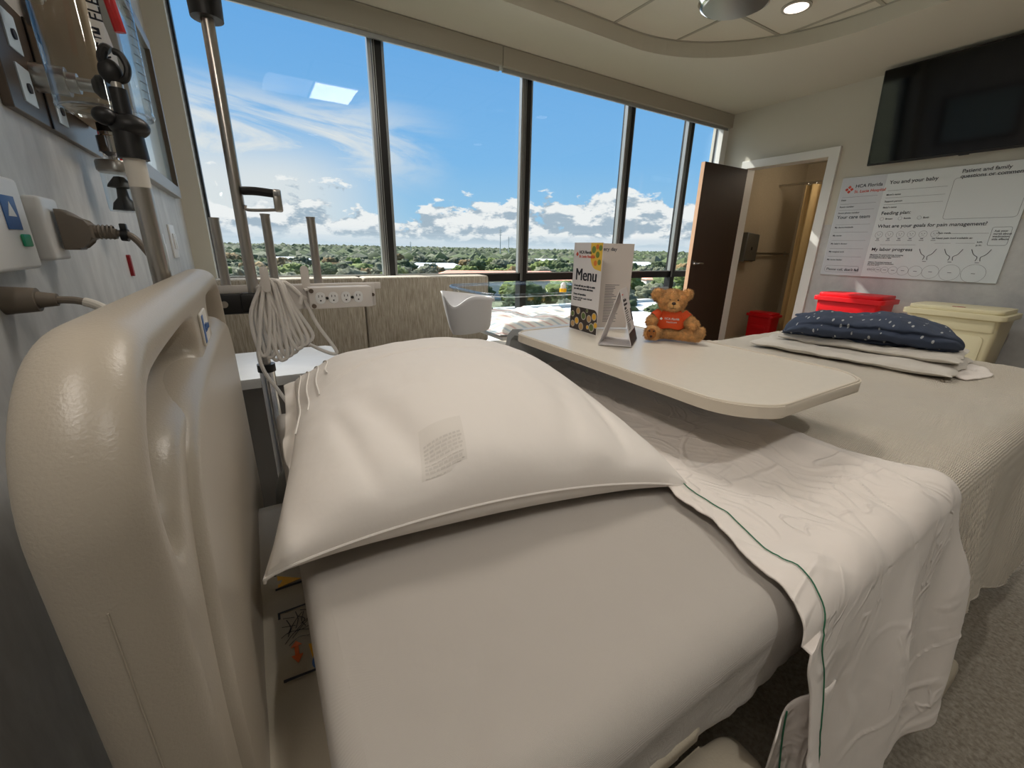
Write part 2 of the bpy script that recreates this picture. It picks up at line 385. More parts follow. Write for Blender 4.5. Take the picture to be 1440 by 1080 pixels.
def grid(bm, f, nu, nv, mi=0):
    V = [[bm.verts.new(f(i/nu, j/nv)) for j in range(nv+1)] for i in range(nu+1)]
    for i in range(nu):
        for j in range(nv):
            g = bm.faces.new((V[i][j], V[i+1][j], V[i+1][j+1], V[i][j+1])); g.material_index = mi
    return V
def text(bm, s, size, F, bold=0.0, align='LEFT', ext=.0004, shear=0, sp=1.0, mi=0, sx=1.0):
    cu = bpy.data.curves.new('t', 'FONT'); cu.body = s; cu.size = size; cu.extrude = ext; cu.offset = bold*size; cu.align_x = align; cu.shear = shear; cu.space_character = sp
    cu.resolution_u = 3
    o = bpy.data.objects.new('t', cu); COL.objects.link(o); dg = bpy.context.evaluated_depsgraph_get(); me = bpy.data.meshes.new_from_object(o.evaluated_get(dg))
    t = bmesh.new(); t.from_mesh(me)
    if sx != 1: bmesh.ops.scale(t, vec=(sx, 1, 1), verts=t.verts)
    merge(bm, t, F, mi); bpy.data.objects.remove(o); bpy.data.meshes.remove(me); bpy.data.curves.remove(cu)
def T(x, y, z=0): return Matrix.Translation((x, y, z))
def solid(o, th, off=0):
    m = o.modifiers.new('thickness', 'SOLIDIFY'); m.thickness = th; m.offset = off; return o
def nz(x, y, z=0, s=1.0): return noise.noise(Vector((x*s, y*s, z*s)))
def smooth01(t): t = max(0, min(1, t)); return t*t*(3-2*t)
def lerp(a, b, t): return a+(b-a)*t
def interp(xs, ys, x):
    if x <= xs[0]: return ys[0]
    for i in range(len(xs)-1):
        if x <= xs[i+1]: return lerp(ys[i], ys[i+1], (x-xs[i])/(xs[i+1]-xs[i]))
    return ys[-1]

# ================================================================== ROOM SHELL
XH, XF, YW = -.31, 5.0, 3.5          # head wall, far wall, window plane
ZC, ZT, ZF = 1.51, 1.62, -H          # ceiling, tile field, floor
YB = -2.6
struct('floor', box(new(), XH-.2, 7.4, YB-.1, YW+.2, ZF-.12, ZF), M_carpet)
b = new(); box(b, XH-.15, XH, YB, YW+.15, ZF, 1.9); struct('wall_head', b, M_headwall)
b = new(); box(b, XH, XF, YB-.15, YB, ZF, 1.9); struct('wall_back', b, M_wallp)
DY0, DY1, DZ = 2.30, 3.13, .915      # bathroom doorway
b = new(); box(b, XF, XF+.12, YB, DY0, ZF, 1.9); box(b, XF, XF+.12, DY1, YW+.15, ZF, 1.9); box(b, XF, XF+.12, DY0, DY1, DZ, 1.9)
struct('wall_far', b, M_wallp)
b = new(); box(b, XF-.006, XF, YB, DY0-.09, ZF, .285); struct('trim_1', b, M_wains)          # grey panelling on the lower part of the far wall
b = new(); box(b, XF-.02, XF-.006, YB, DY0-.10, ZF, ZF+.13, .004); box(b, XF-.026, XF-.006, YB, DY0-.10, ZF, ZF+.03, .004); struct('baseboard_far', b, M_trimw)
# ceiling with its rounded recess
b = new(); hole = rr(.35, 3.93, -1.6, 2.87, 1.15, 16); outer = [(XH-.1, YB-.1), (XF+.1, YB-.1), (XF+.1, YW+.15), (XH-.1, YW+.15)]
def loopv(bm, pts, z): return [bm.verts.new((x, y, z)) for x, y in pts]
vo = loopv(b, outer, ZC); vh = loopv(b, hole, ZC); es = []
for lp in (vo, vh):
    for i in range(len(lp)): es.append(b.edges.new((lp[i], lp[(i+1) % len(lp)])))
bmesh.ops.triangle_fill(b, use_beauty=True, edges=es)
vt = loopv(b, hole, ZT+.02)
for i in range(len(vh)): b.faces.new((vh[i], vh[(i+1) % len(vh)], vt[(i+1) % len(vt)], vt[i]))
struct('ceiling', b, M_ceil)
b = new()
gx = [2.585+.61*k for k in range(-4, 3)]; gy = [2.30+.61*k for k in range(-6, 2)]
box(b, .2, 4.1, -1.7, 3.0, ZT, ZT+.02); struct('ceiling_recess', b, M_tile)
b = new()
for x in gx: box(b, x-.012, x+.012, -1.7, 3.0, ZT-.004, ZT+.001)
for y in gy: box(b, .2, 4.1, y-.012, y+.012, ZT-.005, ZT+.001)
struct('trim_2', b, M_bar)
b = new(); cyc = [Vector((x, y, ZT-.005)) for x, y in hole]; tube(b, cyc, .006, 6, 1, True, False); struct('trim_3', b, M_bar)
# valance (roller shade pocket)
b = new(); box(b, XH, 1.93, 3.40, 3.425, 1.375, ZC-.004, .002); box(b, 1.936, XF, 3.40, 3.425, 1.375, ZC-.004, .002)
box(b, XH, XF, 3.425, 3.5, 1.375, 1.388); struct('trim_4', b, M_soff)
b = new(); box(b, XH, 1.92, 3.435, 3.458, 1.345, 1.376, .004); box(b, 1.95, XF-.03, 3.435, 3.458, 1.345, 1.376, .004); struct('trim_5', b, M_frame_s)
# window wall: left return, sill, frames
b = new(); box(b, XH, -.205, 3.36, YW+.15, ZF, ZC); struct('wall_window', b, M_wallp)
mull = [-.20, .965, 2.24, 3.485, 4.42, XF]
zs = -.225                           # top of the transom
for k in range(5):
    x0, x1 = mull[k], mull[k+1]
    wn = obj('window_%d' % (k+1), box(new(), x0+.01, x1-.01, YW+.045, YW+.053, zs-.01, 1.5), M_glass, smooth=False); wn['kind'] = 'structure'
    f = new(); box(f, x0+.03, x1-.03, YW+.02, YW+.07, zs-.075, zs, .003); box(f, x0+.03, x1-.03, YW+.02, YW+.07, 1.42, 1.5, .003)
    box(f, x0-.034 if k else x0, x0+.035 if k else x0+.012, YW, YW+.09, ZF, 1.5, .002)
    if k == 4: box(f, x1-.035, x1, YW, YW+.09, ZF, 1.5, .002)
    obj('window_frame', f, M_frame_b, wn, smooth=False)
    g = new()
    for q, w_ in ((.0, .004), (.012, .003)):
        (box(g, x0+.036+q, x0+.036+q+w_+.004, YW+.01, YW+.04, zs, 1.42) if k else None); box(g, x1-.040-q-w_-.008, x1-.040-q, YW+.0, YW+.04, zs, 1.42)
    if k < 4:
        box(g, x1-.0345, x1-.027, YW-.003, YW, zs-.07, 1.42); box(g, x1-.018, x1-.014, YW-.003, YW, zs-.07, 1.42)
    box(g, x0+.04, x1-.04, YW+.012, YW+.02, zs-.005, zs+.006)
    obj('gasket', g, M_frame_s, wn, label='silver glazing bead', smooth=False)
    lw = obj('lower_glass', box(new(), x0+.03, x1-.03, YW+.045, YW+.053, -1.0, zs-.075), M_glass, wn, smooth=False)
    s_ = new(); box(s_, x0+.03, x1-.03, YW+.02, YW+.07, ZF, -1.0, .003); obj('bottom_rail', s_, M_frame_b, wn, smooth=False)
b = new(); box(b, XF-.10, XF, 3.44, YW, -1.1, 1.375, .003); struct('trim_6', b, M_trimw)

# ------------------------------------------------------------------ ceiling fixtures
def lamp(kind, name, loc, power, color, size=.3, sy=None, target=None, spot=None, blend=.6):
    d = bpy.data.lights.new(name, kind); o = bpy.data.objects.new(name, d); COL.objects.link(o); d.energy = power; d.color = color
    if kind == 'AREA': d.shape = 'RECTANGLE'; d.size = size; d.size_y = sy or size
    else: d.shadow_soft_size = size
    if kind == 'SPOT': d.spot_size = spot; d.spot_blend = blend
    o.location = Vector(loc)+Vector((0, 0, H))
    if target is not None: o.rotation_euler = (Vector(target)-Vector(loc)).to_track_quat('-Z', 'Y').to_euler()
    return o
WARM = (1, .965, .91)
LW_POWER = 6.4
def downlight(x, y, label, power, on=True):
    t = thing('downlight', (x, y, ZT), label, 'ceiling light')
    obj('trim_ring', lathe(new(), [(.092, -.004), (.092, -.012), (.075, -.014), (.070, -.004)], (x, y, ZT), n=40), M_bar, t)
    obj('reflector', lathe(new(), [(.074, -.006), (.06, .0), (.0, .004)], (x, y, ZT-.006), n=32), mat('lamp_glow', (255, 238, 225), .5, emis=2.0), t, label='glowing lamp face')
    lamp('SPOT', 'downlight_lamp', (x, y, ZT-.03), power, WARM, .06, None, (x, y, -1), 2.3, .8)
downlight(3.46, 2.02, 'round recessed downlight glowing in the tile field beside the chrome exam lamp', 42)
t = thing('troffer', (.76, 1.39, ZT), 'flat rectangular ceiling light panel set among the tiles above the bed head', 'ceiling light')
obj('housing', box(new(), .24, 1.29, 1.08, 1.70, ZT-.012, ZT-.001, .003), M_white, t)
obj('diffuser', box(new(), .26, .82, 1.10, 1.68, ZT-.016, ZT-.010), mat('panel_dim', (255, 240, 222), .5, emis=2.0), t, label='dimmer half of the diffuser')
obj('diffuser', box(new(), .84, 1.27, 1.10, 1.68, ZT-.016, ZT-.010), mat('panel_glow', (255, 240, 222), .5, emis=5.0), t, label='brighter half of the diffuser')
lamp('AREA', 'troffer_lamp', (1.055, 1.39, ZT-.02), 10, WARM, .42, .56, (1.055, 1.39, -1))
downlight(3.46, .2, 'added unseen round recessed downlight in the tile field toward the back of the room', 42)  # out of view, added to help light the room
downlight(1.1, -.75, 'added unseen round recessed downlight in the tile field behind the photographer', 42)  # another unseen lamp added for general room brightness
t = thing('exam_lamp', (2.88, 2.08, ZT), 'large polished chrome drum lamp hanging from the tile field', 'ceiling lamp')
obj('drum', lathe(new(), [(0, -.002), (.20, -.002), (.225, -.03), (.225, -.09), (.21, -.108), (.195, -.112), (0, -.112)], (2.88, 2.08, ZT), n=64), M_chrome, t)
obj('cover_glass', lathe(new(), [(.195, -.112), (.19, -.118), (0, -.121)], (2.88, 2.08, ZT), n=48), M_steel, t)
# reading light on the head wall, behind the photographer's shoulder
t = thing('wall_light', (XH, .2, .60), 'long wall mounted patient light on the head wall above the bed', 'lamp')
obj('housing', box(new(), XH, XH+.085, -.36, .74, .56, .70, .01, 3), M_white, t)
obj('diffuser', box(new(), XH+.085, XH+.090, -.34, .72, .575, .685, .002), mat('wall_light_glow', (255, 232, 205), .5, emis=3.0), t, label='glowing diffuser')
o = lamp('AREA', 'wall_light_lamp', (XH+.10, .05, .62), LW_POWER, (1, .93, .85), .50, .10, (XH+.10+1, .05, .62-.42))

# ================================================================== FAR WALL
f = new(); box(f, XF-.03, XF+.135, DY0-.085, DY0+.006, ZF, DZ+.075, .003); box(f, XF-.03, XF+.135, DY1-.006, DY1+.06, ZF, DZ+.075, .003); box(f, XF-.03, XF+.135, DY0, DY1, DZ-.006, DZ+.074, .003); struct('trim_9', f, M_trimw)
# open door leaf swung against the window
hx, hy = XF-.035, 3.125; ex, ey = 4.20, 3.13
dl = Vector((ex-hx, ey-hy, 0)); dn = dl.normalized(); F = frame((hx, hy, ZF+.01), dn, (0, 0, 1)); LW = dl.length   # normal = dn x z
d1 = obj('door_1', prism(new(), [(0, 0), (LW-.004, 0), (LW-.004, 2.07), (0, 2.07)], F, -.022, .022), M_door, smooth=False); d1['kind'] = 'structure'; d1['label'] = 'open dark walnut door'
obj('edge_band', prism(new(), [(LW-.004, 0), (LW, 0), (LW, 2.07), (LW-.004, 2.07)], F, -.022, .022), M_dooredge, d1, label='light wood door edge', smooth=False)
for sgn in (-1, 1):
    h = new(); P = lambda u, v, w: F @ Vector((u, v, w))
    cyl(h, P(LW-.06, 1.05, .022*sgn), P(LW-.06, 1.05, .032*sgn), .028); cyl(h, P(LW-.06, 1.05, .032*sgn), P(LW-.06, 1.05, .06*sgn), .010)
    tube(h, [P(LW-.06, 1.05, .06*sgn), P(LW-.10, 1.05, .066*sgn), P(LW-.165, 1.048, .062*sgn)], .009); obj('door_handle', h, M_chrome, d1)
h = new(); prism(h, [(.30, 1.99), (.62, 1.99), (.62, 2.05), (.30, 2.05)], F, .022, .062, .005); prism(h, [(.02, 2.01), (.30, 2.01), (.30, 2.025), (.02, 2.025)], F, .05, .058); obj('door_closer', h, M_grey, d1)
h = new(); cyl(h, (4.12, 3.44, -.42), (4.12, 3.49, -.42), .012); tube(h, [(3.98, 3.42, -.42), (4.12, 3.42, -.42), (4.26, 3.42, -.42)], .018)
obj('window_handle', h, M_grey, bpy.data.objects['window_4'], label='grey tubular handle')
# bathroom behind
b = new(); box(b, XF+.12, 7.1, YW-.02, YW+.1, ZF, 1.4); struct('wall_bathroom_left', b, M_bath)
b = new(); box(b, 7.0, 7.12, .6, YW, ZF, 1.4); struct('wall_bathroom_back', b, M_bath)
b = new(); box(b, XF+.12, 7.1, .55, .65, ZF, 1.4); struct('wall_bathroom_right', b, M_bath)
b = new(); box(b, XF+.12, 7.1, .6, YW, 1.22, 1.3); struct('ceiling_bathroom', b, M_ceil)
b = new(); box(b, XF+.125, 7.0, .65, YW-.02, ZF, ZF+.006); struct('trim_7', b, mat('bathroom_floor_tile', (186, 168, 138), .5))
t = thing('bathroom_light', (6.0, 2.62, 1.22), 'round glowing ceiling light inside the bathroom', 'ceiling light')
obj('glow_disc', lathe(new(), [(0, -.03), (.10, -.028), (.12, -.015), (.12, 0)], (6.05, 2.66, 1.22)), mat('bath_glow', (255, 225, 180), .5, emis=4.0), t)
lamp('POINT', 'bathroom_lamp', (6.05, 2.5, 1.0), 6, (1, .88, .72), .12)
# paper towel dispenser on bathroom left wall
t = thing('towel_dispenser', (5.8, YW-.02, -.1), 'grey steel paper towel dispenser on the bathroom wall', 'dispenser')
f = new(); prism(f, [(5.62, -.10), (5.90, -.10), (5.90, .24), (5.62, .26)], frame((0, YW-.02, 0), (1, 0, 0), (0, 0, 1)), 0, .13, .012); obj('housing', f, M_disp, t)
f = new(); box(f, 5.66, 5.86, YW-.135, YW-.05, -.115, -.098, .004); obj('paper_slot', f, M_steel, t)
f = new(); box(f, 5.74, 5.77, YW-.153, YW-.148, .04, .08, .002); obj('lock', f, M_black, t)
tag(obj('wall_guard', box(new(), 5.33, 5.46, YW-.045, YW-.02, -.28, .15, .01), M_trimw), 'white vertical wall fixture beside the towel dispenser', 'wall fixture')
t = thing('grab_bar', (6.3, YW, -.02), 'horizontal steel grab bar on the bathroom wall by the curtain', 'grab bar')
obj('bar', tube(new(), [(6.02, YW-.03, -.0), (6.02, YW-.07, 0), (6.3, YW-.07, 0), (6.85, YW-.07, 0), (6.85, YW-.03, 0)], .016), M_steel, t)
for x in (6.02, 6.85): obj('flange', cyl(new(), (x, YW-.035, 0), (x, YW-.02, 0), .035), M_steel, t)
# shower curtain on its rod
t = thing('shower_curtain', (6.55, 2.9, ZF), 'gathered beige shower curtain inside the bathroom', 'curtain')
def cf(u, v):
    y = lerp(3.12, 2.42, u) ; x = 6.35+.035*math.sin(u*PI*11)+.01*math.sin(u*PI*27)*(1-v); return Vector((x+.02*(1-v), y+.05*(v-.5)*(.5-u), lerp(ZF+.06, .86, v)))
f = new(); grid(f, cf, 90, 12); solid(obj('cloth', f, M_curt, t), .004)
for k in range(8): y = 3.1-.095*k; obj('ring', lathe(new(), [(.02, 0), (.023, .003), (.02, .006), (.017, .003), (.02, 0)], (6.36, y, .872), (0, 1, 0), 12), M_steel, t)
tag(obj('curtain_rod', cyl(new(), (6.36, 3.48, .885), (6.36, .66, .885), .013), M_steel), 'steel shower rod carrying the beige curtain', 'rod')
def bin_(name, x0, x1, y0, y1, zt, m, label, lidh=.07, taper=.04, z0=ZF, wave=False, group=None):
    t = thing(name, ((x0+x1)/2, (y0+y1)/2, z0), label, 'waste bin', group); f = new()
    a = rr(x0+taper, x1-taper, y0+taper, y1-taper, .03, 4); b_ = rr(x0+.012, x1-.012, y0+.015, y1-.015, .03, 4)
    V = []
    for pts, z in ((a, z0), (b_, zt-lidh)): V.append([f.verts.new((x, y, z)) for x, y in pts])
    n = len(a)
    for i in range(n): f.faces.new((V[0][i], V[0][(i+1) % n], V[1][(i+1) % n], V[1][i]))
    f.faces.new(V[0][::-1]); f.faces.new(V[1]); obj('body', f, m, t)
    f = new(); prism(f, rr(x0+.008, x1-.008, y0+.03, y1-.03, .02, 4), frame((0, 0, 0), (1, 0, 0), (0, 1, 0)), zt-lidh-.09, zt-lidh-.005, .004)
    obj('band', f, m, t)
    f = new(); prism(f, rr(x0-.01, x1+.01, y0-.012, y1+.012, .035, 5), frame((0, 0, 0), (1, 0, 0), (0, 1, 0)), zt-lidh, zt-lidh*.45, .006)
    prism(f, rr(x0+.01, x1-.01, y0+.015, y1-.015, .04, 5), frame((0, 0, 0), (1, 0, 0), (0, 1, 0)), zt-lidh*.46, zt, .012)
    obj('lid', f, m, t)
    f = new(); prism(f, rr(y0+.07, y1-.07, z0+.16, zt-lidh-.12, .03, 5), frame((x0+.005+taper*.3, 0, 0), (0, 1, 0), (0, 0, 1)), -.004, .006, .003)
    obj('front_panel', f, m, t)
    return t
bin_('waste_bin', 4.55, 4.9, 1.43, 1.95, -.335, M_red, 'tall red lidded waste bin standing below the white board')
t = bin_('waste_bin', 4.45, 4.88, .70, 1.25, -.355, M_beige, 'tall cream lidded waste bin right of the red one', .07)
f = new(); box(f, 4.52, 4.545, .93, 1.0, -.356, -.352, .001); obj('sticker', f, M_dred, t, label='small dark red sticker')
bin_('waste_bin', 5.95, 6.2, 3.0, 3.36, -.78, M_red, 'small red lidded waste bin on the bathroom floor', .06, .02)
f = new(); box(f, 4.35, 4.9, -.1, .50, ZF, -.62, .004)
t = thing('cabinet', (4.6, .2, ZF), 'brown wooden cabinet at the right end of the far wall', 'cabinet'); obj('carcass', f, M_brown, t, smooth=False)
f = new(); box(f, 4.335, 4.35, -.08, .48, ZF+.08, -.66, .003); obj('door', f, M_brown, t, smooth=False)
# television, tilted forward
TF = frame((4.90, 1.94, .768), (0, -1, 0), (-.145, 0, .99))
t = thing('television', (4.9, 1.3, .768), 'large black wall mounted television tilted down above the white board', 'television')
obj('casing', prism(new(), rr(0, 1.25, 0, .72, .008, 3), TF, -.035, .0, .004), M_tvb, t)
obj('screen', prism(new(), rr(.008, 1.242, .018, .712, .004, 2), TF, .0, .002), M_tv, t, smooth=False)
obj('sensor', prism(new(), rr(.60, .66, -.006, .004, .002, 2), TF, -.01, .002), M_tvb, t)
f = new(); prism(f, [(.40, .2), (.85, .2), (.85, .55), (.40, .55)], TF, -.07, -.035); box(f, 4.93, XF-.006, .95, 1.65, 1.0, 1.25); obj('wall_bracket', f, M_black, t, smooth=False)

# white communication board
BX = XF-.008; BF = frame((BX, 2.137, -.19), (0, -1, 0), (0, 0, 1)); BWd, BH = 1.235, .888
t = thing('whiteboard', (BX, 1.5, -.19), 'white printed patient information board below the television', 'board')
obj('panel', prism(new(), [(0, 0), (BWd, 0), (BWd, BH), (0, BH)], BF, 0, .012, .002), M_board, t, smooth=False)
obj('side_panel', prism(new(), [(.004, .004), (.345, .004), (.345, BH-.004), (.004, BH-.004)], BF, .0121, .0126), M_boardside, t, label='tinted left column', smooth=False)
def at(x, y): return BF @ T(x, y, .0135)
f = new()
for s_, x, y, z in (('Your care team', .03, .525, .042), ('You and your baby', .375, .80, .042), ('Feeding plan:', .375, .545, .040), ('What are your goals for pain management?', .375, .435, .040), ('My labor progress', .375, .235, .040)):
    text(f, s_, z, at(x, y), .010)
text(f, 'Patient and family\nquestions or comments:', .038, at(.83, .835), .010)
text(f, 'Please call, ', .034, at(.045, .045), .0); text(f, "don't fall", .034, at(.20, .045), .02)
text(f, 'HCA Florida', .040, at(.12, .795), .012)
for s_, y in (('Date', .66), ('Room number', .60), ('Room phone number', .555 if 0 else .562+.0)): pass
for s_, x, y in (('Date', .03, .685), ('Room number', .03, .625), ('Room phone number', .03, .570), ('My doctor/midwife', .03, .440), ('My nurse', .03, .365), ("My baby's doctor", .03, .290), ('My surgical tech', .03, .215), ('My nurse leader', .03, .140),
                 ("Mom's name", .375, .705), ('Support person', .375, .650), ("Baby's name", .375, .600), ('Breast', .415, .503), ('Bottle', .545, .503), ('Both', .675, .503),
                 ('Pain meds', .80, .375), ('Next pain med available at:', .80, .335), ('a.m.', 1.05, .305), ('p.m.', 1.05, .28), ('Ask your\nnurse about\nmedication\nside effects', 1.125, .385)):
    text(f, s_, .020, at(x, y), .008)
text(f, 'Effacement: The gradual thinning, shortening\nand drawing up of the cervix measured in\npercentages from 0% to 100%.', .0135, at(.375, .195), .015)
text(f, 'Dilation: The gradual opening of\nthe cervix measured in centimeters\nfrom 0 to 10 cm.', .0135, at(.375, .130), .015)
obj('printed_text', f, M_ink, t, smooth=False)
f = new(); text(f, 'St. Lucie Hospital', .034, at(.12, .750), .015)
for a, c_ in ((0, 0), (1, 0), (0, 1), (1, 1)):           # little woven diamond emblem
    R = BF @ T(.075, .785, .0135) @ Matrix.Rotation(PI/4, 4, 'Z')
    for q in range(2):
        prism(f, rr(-.026+a*.028, -.004+a*.028, -.026+c_*.028, -.004+c_*.028, .005, 3), R, 0, .0005)
        break
obj('emblem', f, M_inko, t, smooth=False)
f = new()
def ln(x0, x1, y, w=.0016, F_=None): prism(f, [(x0, y), (x1, y), (x1, y+w), (x0, y+w)], BF, .0126, .0132)
def ring(x, y, r, w=.0015, sx=1, sy=1):
    n = 28; q = [[f.verts.new(BF @ Vector((x+math.cos(2*PI*i/n)*R_*sx, y+math.sin(2*PI*i/n)*R_*sy, .0135))) for i in range(n)] for R_ in (r, r-w)]
    for i in range(n): f.faces.new((q[0][i], q[0][(i+1) % n], q[1][(i+1) % n], q[1][i]))
for y in (.715, .655, .600, .470, .400, .325, .250, .175): ln(.03, .31, y)
for y in (.745, .685, .630): ln(.375, .77, y)
for x0, x1, y in ((.87, 1.10, .375), (.80, .90, .30), (.93, 1.04, .30), (.43, .68, .285)): ln(x0, x1, y)
for x in (.39, .52, .65): ring(x, .51, .014)
for k in range(6): ring(.40+.077*k, .375, .028); ln(.39+.077*k, .41+.077*k, .335, .006); ln(.385+.077*k, .415+.077*k, .322, .004)
for k in range(6): ring(.40+.077*k-.009, .380, .003, .002); ring(.40+.077*k+.009, .380, .003, .002); ln(.392+.077*k, .408+.077*k, .366, .002)
for x, r in ((.395, .012), (.425, .015), (.465, .022), (.515, .027), (.575, .033), (.645, .040), (.73, .046), (.83, .055), (.95, .064), (1.09, .072)): ring(x, .068, r); ln(x-.012, x+.012, .066, .004)
for x in (.77, .93, 1.09):                                # three little anatomy sketches
    for s_ in (-1, 1):
        tube(f, [BF @ Vector((x+s_*.055, .255, .0135)), BF @ Vector((x+s_*.035, .215, .0135)), BF @ Vector((x+s_*.010, .195, .0135)), BF @ Vector((x+s_*.014, .165, .0135))], .0022, 5, 4)
    ln(x-.012, x+.012, .150, .004)
for (a0, a1, b0, b1, r) in ((.80, 1.215, .49, .80, .02), (1.11, 1.215, .285, .42, .012), (.03, .315, .03, .09, .02)):
    P = [BF @ Vector((x, y, .013)) for x, y in rr(a0, a1, b0, b1, r, 4)]; tube(f, P, .0008, 4, 1, True, False)
ring(1.205, .878, .006, .004)
obj('printed_lines', f, M_inkl, t, smooth=False)

# ================================================================== WINDOW SEAT, CABINET, BASSINET
t = thing('window_bench', (.7, 2.8, ZF), 'long window seat upholstered in grey streaked fabric below the windows', 'bench')
f = new(); box(f, XH+.005, .62, 2.95, 3.12, -.72, -.205, .018, 3); obj('back_cushion', f, M_uph, t)
f = new(); box(f, .625, 1.57, 2.95, 3.12, -.72, -.205, .018, 3); obj('back_cushion', f, M_uph, t)
f = new(); box(f, XH+.005, 2.7, 2.42, 2.95, -.84, -.72, .02, 3); obj('seat_cushion', f, M_uph, t)
f = new(); box(f, XH+.005, 2.68, 2.46, 3.12, ZF, -.84); obj('base', f, M_uph, t, smooth=False)
t = thing('bedside_cabinet', (0, 1.7, ZF), 'grey bedside cabinet with a white stone top behind the headboard', 'cabinet')
obj('top', prism(new(), rr(XH+.01, .245, 1.53, 1.94, [.01, .02, .02, .01], 5), frame((0, 0, 0), (1, 0, 0), (0, 1, 0)), -.452, -.42, .006), M_marb, t)
obj('body', box(new(), XH+.02, .225, 1.56, 1.92, ZF, -.452, .003), M_cab, t, smooth=False)
f = new(); box(f, .225, .238, 1.57, 1.91, -.70, -.47, .003); obj('drawer', f, M_cab, t); f = new(); box(f, .225, .238, 1.57, 1.91, ZF+.08, -.71, .003); obj('door', f, M_cab, t)
# bassinet
t = thing('bassinet', (1.6, 2.2, ZF), 'clear acrylic baby bassinet on a white cart by the window', 'bassinet')
def tubf(k, z, grow=0):
    return [(x, y, z) for x, y in rr(1.06+k-grow, 1.98-k+grow, 1.92+k-grow, 2.62-k+grow, .17-k*.5, 10)]
def shell(bm, rings):
    V = [[bm.verts.new(q) for q in r] for r in rings]; n = len(V[0])
    for a, b_ in zip(V, V[1:]):
        for i in range(n): bm.faces.new((a[i], a[(i+1) % n], b_[(i+1) % n], b_[i]))
    return V
f = new(); V = shell(f, [tubf(0, -.235, .012), tubf(0, -.245, .014), tubf(0, -.25), tubf(.03, -.36), tubf(.055, -.46), tubf(.075, -.475)]); f.faces.new(V[-1]); obj('tub', f, M_acry, t)
f = new(); tube(f, [Vector(q) for q in tubf(0, -.238, .010)], .007, 8, 1, True, False); obj('rim', f, glassy('rim_acrylic', (.80, .88, .97), 1.9, .05), t)
def bl(u, v):
    a = lerp(1.125, 1.915, u); c_ = lerp(1.985, 2.555, v); e = min(u, 1-u, v, 1-v); z = -.40+.03*nz(a, c_, 0, 6)+.012*nz(a, c_, 3, 22)
    z = lerp(-.462, z, smooth01(e/.10)); return Vector((a, c_, z))
f = new(); grid(f, bl, 60, 40); box(f, 1.15, 1.90, 2.0, 2.54, -.468, -.455, .01); tag(obj('baby_blanket', f, M_stripe), 'white flannel baby blanket with pink and blue stripes inside the bassinet', 'blanket')
f = new(); tube(f, [(1.5, 2.27, -.49), (1.5, 2.27, -.8), (1.5, 2.27, -1.08)], .02); obj('pedestal', f, M_white, t)
f = new(); tube(f, [(1.8, 2.27, -.49), (1.8, 2.27, -.8), (1.8, 2.27, -1.08)], .02); obj('pedestal', f, M_white, t)
f = new(); box(f, 1.15, 1.90, 2.0, 2.54, -.50, -.476, .006); obj('tray', f, M_white, t)
f = new(); box(f, 1.12, 1.95, 2.12, 2.20, -1.12, -1.08, .01); box(f, 1.14, 1.2, 1.9, 2.4, -1.12, -1.08, .01); box(f, 1.86, 1.92, 1.9, 2.4, -1.12, -1.08, .01); obj('base', f, M_white, t)
for x in (1.17, 1.89):
    for y in (1.93, 2.37): f = new(); cyl(f, (x-.012, y, ZF+.03), (x+.012, y, ZF+.03), .03); cyl(f, (x, y, ZF+.03), (x, y, ZF+.065), .01); obj('caster', f, M_rubber, t)
# scoop shaped holder
cx_, cy_ = .903, 1.93
t = thing('supply_holder', (cx_, cy_, -.47), 'white scoop shaped plastic holder with a notched rim on the bassinet end', 'holder')
def hold(u, v, r_in=0):
    a = 2*PI*u; top = -.222-.018*math.cos(a); dip = .065*max(0, math.cos(a-math.radians(222)))**8; zt = top-dip; z = lerp(-.41-.010*math.cos(a-PI), zt, v)
    k = .74+.26*max(0, v)**.6
    return Vector((cx_+math.cos(a)*(.135-r_in)*k+.02*(1-v), cy_+math.sin(a)*(.09-r_in)*k, z))
f = new(); V = grid(f, lambda u, v: hold(u, v), 48, 10); f.faces.new([V[i][0] for i in range(48)]); bmesh.ops.remove_doubles(f, verts=f.verts, dist=.0005)
o = obj('cup', f, M_holder, t); solid(o, .005, -1)
f = new(); box(f, 1.02, 1.075, 1.95, 2.02, -.27, -.25, .004); obj('hook', f, M_holder, t)
t = thing('baby_bottle', (1.80, 2.25, -.38), 'small clear bottle with a yellow collar standing in the bassinet', 'bottle')
bx, by = 1.86, 2.38
obj('bottle_body', lathe(new(), [(0, -.38), (.022, -.38), (.024, -.36), (.024, -.30), (.02, -.285), (0, -.285)], (bx, by, 0), n=20), M_acry, t)
obj('collar', lathe(new(), [(.0, -.287), (.025, -.287), (.025, -.262), (.0, -.262)], (bx, by, 0), n=20), M_yel, t)
obj('cap', lathe(new(), [(.019, -.262), (.018, -.235), (.008, -.222), (0, -.22)], (bx, by, 0), n=20), M_white, t)

